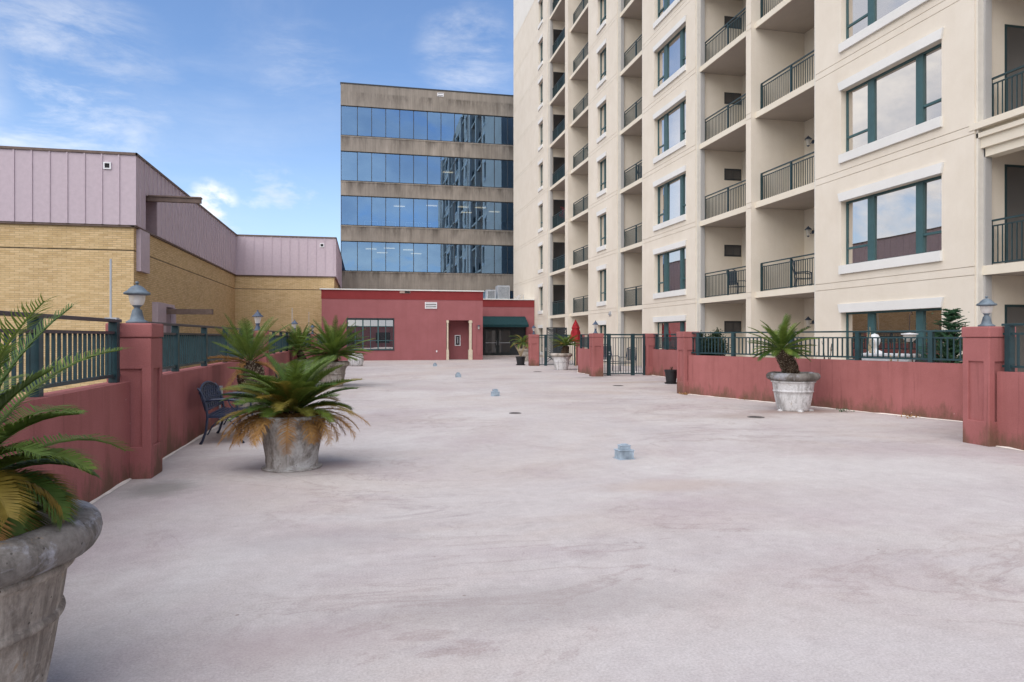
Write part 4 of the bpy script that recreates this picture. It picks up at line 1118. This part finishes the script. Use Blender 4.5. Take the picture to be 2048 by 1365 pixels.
# black pots
def black_pot(x, y, rt, h, label):
    root = empty('planter', (x, y, 0), 0, label, 'planter', 'black plastic plant pots')
    m = MB(); m.smooth = False; m.lathe([(rt * .72, .03), (rt * .92, h - .07), (rt, h - .07), (rt * 1.02, h), (rt * .93, h), (rt * .9, h - .06)], n=28, cap=False); m.build('planter_body', BLACKP, root)
    m = MB(); m.lathe([(rt * .9, 0), (rt * .98, .045), (rt * .93, .045), (rt * .85, .015)], n=28); m.build('saucer', BLACKP, root)
    m = MB(); m.lathe([(rt * .9, h - .06), (.01, h - .05)], n=20); m.build('soil', MAT_SOIL, root)
    return root
q = black_pot(10.36, 22.0, .23, .48, 'small black plastic pot against the red wall by the lampless pillar')
m = MB(); 
for i in range(4): m.tube([(0, 0, .42), (rnd.uniform(-.1, .1), rnd.uniform(-.1, .1), .58)], .012, 5)
m.build('stem', RUST, q)
q = black_pot(8.8, 38.4, .29, .5, 'black plastic pot of dead twigs beside the far lamp pillar')
m = MB()
for i in range(22):
    a = rnd.uniform(0, 6.28); t = rnd.uniform(.15, .45); m.tube([(0, 0, .44), (t * .4 * math.cos(a), t * .4 * math.sin(a), .44 + t), (t * math.cos(a), t * math.sin(a), .6 + t * 1.6)], [.012, .008, .004], 4)
m.build('stem', WOOD, q)

# ------------------------------------------------------------------ shrubs
def leaves(m, n, rx_, ry, rz, c, ls, lw, clump=14, up=.2):
    cl = []
    for i in range(clump):
        a = rnd.uniform(0, 6.28); b = rnd.uniform(-1, 1); q = rnd.uniform(.35, 1)
        cl.append((Vector((c[0] + rx_ * q * math.cos(a) * math.sqrt(1 - b * b), c[1] + ry * q * math.sin(a) * math.sqrt(1 - b * b), c[2] + rz * b * q)), rnd.uniform(.12, .3) * (rx_ + rz)))
    for i in range(n):
        k, s = rnd.choice(cl); p = k + Vector((rnd.gauss(0, s * .5), rnd.gauss(0, s * .5), rnd.gauss(0, s * .5)))
        d = Vector((rnd.gauss(0, 1), rnd.gauss(0, 1), rnd.gauss(up, 1))).normalized(); w = d.cross(Vector((rnd.gauss(0, 1), rnd.gauss(0, 1), rnd.gauss(0, 1)))).normalized()
        m.poly([p, p + d * ls * .5 + w * lw, p + d * ls, p + d * ls * .5 - w * lw])
def shrub(x, y, label, c, r3, n, ls, lw, mat, stemh, cat='shrub', pot=True, mats=None):
    root = empty('shrub', (x, y, 0), 0, label, cat)
    m = MB(); leaves(m, n, *r3, c, ls, lw, 26); m.build('foliage', mat, root, None, False)
    m = MB()
    for i in range(9): m.tube([(0, 0, .3), (r3[0] * rnd.uniform(-.4, .4), r3[1] * rnd.uniform(-.4, .4), stemh * .6), (r3[0] * rnd.uniform(-.8, .8), r3[1] * rnd.uniform(-.8, .8), c[2] + r3[2] * rnd.uniform(.2, .8))], [.018, .012, .005], 5)
    m.build('stem', BARK, root)
    if pot:
        m = MB(); m.lathe([(.2, 0), (.28, .45), (.3, .45), (.25, .42), (.02, .4)], n=20); m.build('planter_body', BLACKP, root)
    return root
shrub(9.65, 17.6, 'dark glossy bush growing through the railing beside the lampless pillar', (-.1, .2, 1.3), (.34, .85, .42), 9000, .06, .02, LEAFB, 1.2)
shrub(10.55, 15.6, 'thin part-bare shrub behind the railing left of the leaning palm', (-.05, .1, 1.35), (.2, .5, .3), 900, .05, .015, LEAFB, 1.2)
root = shrub(11.75, 11.85, 'feathery bright evergreen beside the lamp pillar at the right edge', (0, 0, 1.45), (.4, .4, .6), 300, .05, .01, LEAFE, 1.3)
m = MB()
for i in range(260):
    h = rnd.uniform(.6, 2.15); a = rnd.uniform(0, 6.28); L = (2.5 - h) * .5 * rnd.uniform(.6, 1.1)
    p = Vector((0, 0, h)); d = Vector((math.cos(a), math.sin(a), rnd.uniform(.25, .8))).normalized()
    for j in range(34):
        t = (j + 1) / 34; c = p + d * L * t + Vector((0, 0, -.05 * t * t))
        for sg in (-1, 1):
            s = (d.cross(Vector((0, 0, 1))).normalized() * sg + d * 1.0 + Vector((rnd.uniform(-.4, .4), rnd.uniform(-.4, .4), rnd.uniform(-.3, .5)))).normalized()
            l = .10 * (1.15 - t); w = s.cross(d).normalized() * .009
            m.poly([c - w, c + w, c + s * l])
m.build('foliage', LEAFE, root, None, False)
root = shrub(14.9, 43.2, 'green potted shrub on a third-floor balcony of the cream tower', (0, 0, 1.0), (.35, .5, .4), 900, .12, .03, LEAFE, .8); root.location.z = F[4]
root = shrub(14.8, 49.2, 'red flowering plant behind a far balcony railing', (0, 0, .9), (.4, .6, .4), 800, .12, .035, FLOWER, .8); root.location.z = F[3]

# ------------------------------------------------------------------ patio things
def chair(x, y, z, rz, label, s=1):
    root = empty('patio_chair', (x, y, z), rz, label, 'chair', 'dark metal patio chairs'); root.scale = (s, s, s)
    for sx in (-1, 1):
        m = MB(); m.tube([(sx * .27, .25, 0), (sx * .27, .22, .42), (sx * .26, .3, .75), (sx * .25, .36, 1.08)], .016, 6); m.build('leg', BLUEIRON, root)
        m = MB(); m.tube([(sx * .28, -.26, 0), (sx * .28, -.25, .42), (sx * .28, -.24, .62)], .016, 6); m.build('leg', BLUEIRON, root)
        m = MB(); m.tube([(sx * .28, -.27, .6), (sx * .29, -.1, .65), (sx * .27, .26, .63)], .018, 6); m.build('armrest', BLUEIRON, root)
    m = MB()
    for i in range(8): m.box(-.27, .27, -.25 + i * .06, -.21 + i * .06, .41, .43)
    m.build('seat', BLUEIRON, root)
    m = MB(); m.tube([(-.25, .36, 1.06), (-.1, .38, 1.12), (.1, .38, 1.12), (.25, .36, 1.06)], .018, 6)
    for i in range(9): x_ = -.22 + i * .055; m.box(x_ - .016, x_ + .016, .27, .285, .48, 1.06)
    m.build('backrest', BLUEIRON, root)
    return root
chair(11.35, 30.6, 0, R(15), 'dark high-backed patio chair seen through the large gate', 1.12)
chair(12.4, 31.0, 0, R(-50), 'dark patio chair half hidden behind the right post of the large gate')
chair(15.2, 21.6, F[1], R(60), 'dark chair on the first-floor balcony above the leaning palm')
chair(15.0, 25.6, F[1], R(100), 'dark chair on the first-floor balcony left of the leaning palm')
chair(14.9, 34.9, F[3], R(20), 'dark chair on a third-floor balcony in the middle of the tower')
# folded red umbrella
root = empty('patio_umbrella', (11.4, 36.2, 0), 0, 'folded red patio umbrella behind the wall between the gates', 'umbrella')
m = MB(); m.tube([(0, 0, 0), (0, 0, 2.55)], .022, 8); m.build('pole', WOOD, root)
m = MB(); prof = [(.27, 1.35), (.29, 1.5), (.22, 1.9), (.17, 2.05), (.2, 2.1), (.13, 2.3), (.04, 2.5), (.01, 2.58)]; n = 24; rings = []
for r_, z in prof: rings.append([m.vert((r_ * (1 + .22 * math.cos(4 * a)) * math.cos(a), r_ * (1 + .22 * math.cos(4 * a)) * math.sin(a), z)) for a in [2 * math.pi * k / n for k in range(n)]])
for a, b in zip(rings, rings[1:]):
    for k in range(n): m.face((a[k], a[(k + 1) % n], b[(k + 1) % n], b[k]))
m.build('canopy', UMB, root)
# trellis panels behind the far gate
for (x, y, lb) in ((11.2, 40.5, 'dark lattice screen standing behind the far gate'), (12.1, 41.2, 'second dark lattice screen behind the far gate, nearer the tower')):
    root = empty('lattice_screen', (x, y, 0), 0, lb, 'screen', 'lattice screens behind the far gate')
    m = MB(); m.box(-.3, -.25, -.02, .02, 0, 2.2); m.box(.25, .3, -.02, .02, 0, 2.2); m.box(-.25, .25, -.02, .02, 2.14, 2.2); m.build('frame', MULL, root)
    m = MB()
    for i in range(14):
        z = .1 + i * .145; m.tube([(-.25, 0, z), (.25, 0, z + .4 if z < 1.7 else 2.14)], .02, 4); m.tube([(.25, .01, z), (-.25, .01, z + .4 if z < 1.7 else 2.14)], .02, 4)
    m.build('lattice', MULL, root)
# white stone figure and trough
root = empty('garden_statue', (12.0, 14.3, 0), 0, 'small white stone bust on a pedestal behind the right railing', 'statue')
m = MB(); m.box(-.2, .2, -.2, .2, 0, .12, .01); m.box(-.14, .14, -.14, .14, .12, .85, .01); m.box(-.19, .19, -.19, .19, .85, .95, .01); m.build('pedestal', STONEW, root)
m = MB(); m.smooth = True; m.lathe([(.16, .95), (.19, 1.03), (.2, 1.15), (.15, 1.26), (.07, 1.3), (.06, 1.36), (.1, 1.42), (.125, 1.5), (.12, 1.58), (.08, 1.66), (.0, 1.69)], n=20)
for i in range(len(m.v)): p = m.v[i]; m.v[i] = Vector((p.x * (1 if p.z > 1.3 else .75), p.y * (1.0 if p.z > 1.3 else 1.5), p.z))
m.build('bust', STONEW, root)
root = empty('stone_trough', (11.75, 13.55, 0), R(-72), 'long white stone trough on a stand behind the right railing', 'trough')
m = MB(); m.box(-.55, .55, -.18, .18, .95, 1.2, .02); m.box(-.6, .6, -.22, .22, 1.17, 1.23, .01); m.build('trough', STONEW, root)
for sx in (-1, 1): m = MB(); m.box(sx * .35 - .08, sx * .35 + .08, -.14, .14, 0, .95); m.build('support', STONEW, root)
root = empty('bird_feeder', (11.8, 13.0, 0), 0, 'white dish bird feeder on a pole in front of the teal window', 'bird feeder')
m = MB(); m.tube([(0, 0, 0), (0, 0, 2.1), (.05, 0, 2.16), (.08, 0, 2.1)], .012, 6); m.build('pole', BARK, root)
m = MB(); m.lathe([(.0, 1.66), (.17, 1.66), (.17, 1.68), (.0, 1.7)], n=20); m.build('dish', WHITE, root)
m = MB(); m.lathe([(.06, 1.5), (.12, 1.56), (.13, 1.655)], n=16); m.build('seed_holder', LGLASS, root)
root = empty('patio_table', (11.3, 15.8, 0), 0, 'low oval patio table behind the railing beside the leaning palm', 'table')
m = MB(); m.lathe([(.3, .74), (.33, .75), (.33, .78), (.0, .78)], n=24); m.build('tabletop', GALV, root)
for a in (45, 135, 225, 315): m = MB(); m.tube([(.25 * math.cos(R(a)), .25 * math.sin(R(a)), 0), (.22 * math.cos(R(a)), .22 * math.sin(R(a)), .75)], .015, 6); m.build('leg', BLUEIRON, root)
for (x, y, h, t, mt) in ((11.15, 14.9, 1.75, 'leafless dark canes in a pot at the railing, left of the white bust', BARK), (11.6, 13.9, 2.05, 'tall pale bamboo canes beside the white bust', WOOD), (11.5, 13.1, 1.45, 'short twisted pale stems right of the white trough', WOOD),
                     (11.55, 12.55, 1.6, 'thin dark twigs left of the feathery evergreen', BARK), (11.05, 15.4, 1.45, 'short yellowish stems on the patio table side of the railing', WOOD)):
    root = empty('dry_plant', (x, y, 0), 0, t, 'plant', 'leafless plants in pots behind the right railing')
    m = MB()
    for i in range(5):
        a = rnd.uniform(0, 6.28); q = rnd.uniform(.03, .16); hh = h * rnd.uniform(.72, 1)
        pts = [(0.03 * math.cos(a), .03 * math.sin(a), .35)]
        for j in range(1, 6): pts.append((q * math.cos(a) * j / 5 + rnd.uniform(-.015, .015), q * math.sin(a) * j / 5 + rnd.uniform(-.015, .015), .35 + (hh - .35) * j / 5))
        m.tube(pts, [.013] * 3 + [.011, .009, .006], 5)
        k = pts[4]; m.tube([k, (k[0] + .05 * math.cos(a + 1), k[1] + .05 * math.sin(a + 1), k[2] + .14)], [.007, .004], 4)
    m.build('stem', mt, root)
    m = MB(); m.lathe([(.13, 0), (.18, .4), (.2, .4), (.17, .36), (.01, .35)], n=18); m.build('planter_body', BRONZE, root)
m = MB(); m.box(-.35, .35, -.25, .25, .7, .95, .04); m.box(-.3, .3, -.2, .2, .95, 1.15, .08)
root = empty('barbecue_grill', (11.6, 12.15, 0), R(-70), 'dark barbecue grill behind the railing by the evergreen', 'grill')
m.build('hood', BLACKP, root)
for sx in (-1, 1):
    for sy in (-1, 1): q = MB(); q.box(sx * .3 - .02, sx * .3 + .02, sy * .2 - .02, sy * .2 + .02, 0, .7); q.build('leg', BLACKP, root)

# ------------------------------------------------------------------ sky, sun, camera
SUN_EL, SUN_AZ = 55, 222      # compass-like: azimuth from +Y clockwise
w = bpy.data.worlds.new('World'); S.world = w; w.use_nodes = True
t = w.node_tree; n = t.nodes; l = t.links; bg = n['Background']
def N(ty, **k):
    x = n.new(ty)
    for a, b in k.items(): setattr(x, a, b)
    return x
def M(op, a, b=None, cl=False):
    x = N('ShaderNodeMath', operation=op, use_clamp=cl)
    for i, v in enumerate((a, b)):
        if v is None: continue
        if isinstance(v, (int, float)): x.inputs[i].default_value = v
        else: l.new(v, x.inputs[i])
    return x.outputs[0]
def MR(v, a, b, c=0, d=1):
    x = N('ShaderNodeMapRange', interpolation_type='SMOOTHSTEP'); l.new(v, x.inputs[0])
    for i, q in enumerate((a, b, c, d)): x.inputs[i + 1].default_value = q
    return x.outputs[0]
sky = N('ShaderNodeTexSky', sky_type='NISHITA'); sky.sun_disc = False; sky.sun_elevation = R(SUN_EL); sky.sun_rotation = R(SUN_AZ)
sky.air_density = 1.0; sky.dust_density = .6; sky.ozone_density = 2.0
tc = N('ShaderNodeTexCoord'); D = tc.outputs['Generated']
sp = N('ShaderNodeSeparateXYZ'); l.new(D, sp.inputs[0])
def noise(scale, sc, detail=7, rough=.6, dist=0, loc=(0, 0, 0), rot=(0, 0, 0)):
    mp = N('ShaderNodeMapping'); mp.inputs['Scale'].default_value = sc; mp.inputs['Location'].default_value = loc; mp.inputs['Rotation'].default_value = rot; l.new(D, mp.inputs[0])
    x = N('ShaderNodeTexNoise'); x.inputs['Scale'].default_value = scale; x.inputs['Detail'].default_value = detail; x.inputs['Roughness'].default_value = rough; x.inputs['Distortion'].default_value = dist
    l.new(mp.outputs[0], x.inputs[0]); return x.outputs['Fac']
def blob(v, r0, r1):
    """soft patch of sky round a direction, radii in degrees"""
    q = Vector(v).normalized(); x = N('ShaderNodeVectorMath', operation='DOT_PRODUCT'); l.new(D, x.inputs[0]); x.inputs[1].default_value = q
    return MR(x.outputs['Value'], math.cos(R(r1)), math.cos(R(r0)))
# cumulus: thick towards -X and behind, thin elsewhere
cu = noise(3.4, (1, 1, 1.8), 9, .58, .3, (.3, .2, .1))
west = MR(sp.outputs[0], -.37, -.48); south = MR(sp.outputs[1], .05, -.25)
cov = M('MAXIMUM', west, M('MULTIPLY', south, .8))
el = MR(sp.outputs[2], .62, .45)
low = M('MULTIPLY', M('MULTIPLY', MR(cu, .36, .50), cov), el)
# small clouds in the open part of the view
sm = noise(11, (1, 1, 2.0), 8, .6, .2, (1.7, .4, .9))
b1_ = blob((-.215, 1.07, .195), .3, 2.2); b2_ = blob((-.12, 1.04, .15), 2, 6.5)
sm = M('MAXIMUM', M('MULTIPLY', MR(sm, .38, .58), M('MULTIPLY', b1_, .8)), M('MULTIPLY', MR(sm, .48, .72), M('MULTIPLY', b2_, .5)))
# high wisps
ws = noise(5.5, (1, 1, 3.2), 9, .66, .3, (0, 0, 0), (0, .35, 0))
patches = M('MAXIMUM', blob((-.435, 1.115, .36), 2, 9), M('MAXIMUM', M('MULTIPLY', blob((.15, .99, .405), 1, 5), .75), M('MULTIPLY', blob((-.09, 1.04, .385), 1, 5), .45)))
patches = M('MAXIMUM', patches, M('MULTIPLY', blob((-.53, 1.13, .47), 1, 8), .35))
wl_ = M('MULTIPLY', M('MULTIPLY', MR(ws, .40, .72), patches), .5)
veil = M('MULTIPLY', MR(noise(2.2, (1, 1, 2.6), 7, .65, .5), .45, .75), .13)
band = M('MULTIPLY', MR(noise(6, (1, 1, 1.9), 8, .6, .3, (.9, .3, .2)), .40, .50), M('MULTIPLY', MR(sp.outputs[1], -.6, -.9), M('MULTIPLY', MR(sp.outputs[2], .19, .12), MR(sp.outputs[2], .0, .05))))
low = M('MAXIMUM', low, band)
fac = M('MAXIMUM', M('MAXIMUM', low, sm), M('MAXIMUM', wl_, veil))
haze = MR(sp.outputs[2], .34, .0, 0, .42)
shade = noise(5, (1, 1, 1.5), 6, .6, 0, (2, 1, 0))
cc = N('ShaderNodeMix', data_type='RGBA'); l.new(MR(shade, .35, .68), cc.inputs['Factor']); cc.inputs['A'].default_value = (4.4, 4.7, 5.4, 1); cc.inputs['B'].default_value = (8.6, 8.3, 7.9, 1)
m1 = N('ShaderNodeMix', data_type='RGBA'); l.new(haze, m1.inputs['Factor']); sx_ = N('ShaderNodeMix', data_type='RGBA', blend_type='MULTIPLY'); sx_.inputs['Factor'].default_value = 1; l.new(sky.outputs[0], sx_.inputs['A']); sx_.inputs['B'].default_value = (.95, 1.05, 1.19, 1); l.new(sx_.outputs['Result'], m1.inputs['A']); m1.inputs['B'].default_value = (5.2, 6.3, 8.0, 1)
m2 = N('ShaderNodeMix', data_type='RGBA'); l.new(fac, m2.inputs['Factor']); l.new(m1.outputs['Result'], m2.inputs['A']); l.new(cc.outputs['Result'], m2.inputs['B'])
l.new(m2.outputs['Result'], bg.inputs['Color']); bg.inputs['Strength'].default_value = .12

sd = bpy.data.lights.new('sun', 'SUN'); sd.energy = 2.8; sd.angle = R(85); sd.color = (1, .91, .80)
so = bpy.data.objects.new('sun', sd); COL.objects.link(so)
az = R(SUN_AZ); dv = Vector((math.sin(az) * math.cos(R(SUN_EL)), math.cos(az) * math.cos(R(SUN_EL)), math.sin(R(SUN_EL))))
so.rotation_euler = (-dv).to_track_quat('-Z', 'Y').to_euler()

cd = bpy.data.cameras.new('camera'); cam = bpy.data.objects.new('camera', cd); COL.objects.link(cam); S.camera = cam
cd.sensor_width = 36; cd.lens = 1375 / 2048 * 36; cd.shift_y = -(675 - 682.5) / 2048 * -1
cam.location = (0, 0, 1.6); cam.rotation_euler = (R(90), 0, -math.atan(297 / 1375))
cd.clip_end = 3000
S.view_settings.view_transform = 'Standard'; S.view_settings.look = 'None'; S.view_settings.exposure = 0.46; S.view_settings.gamma = 1
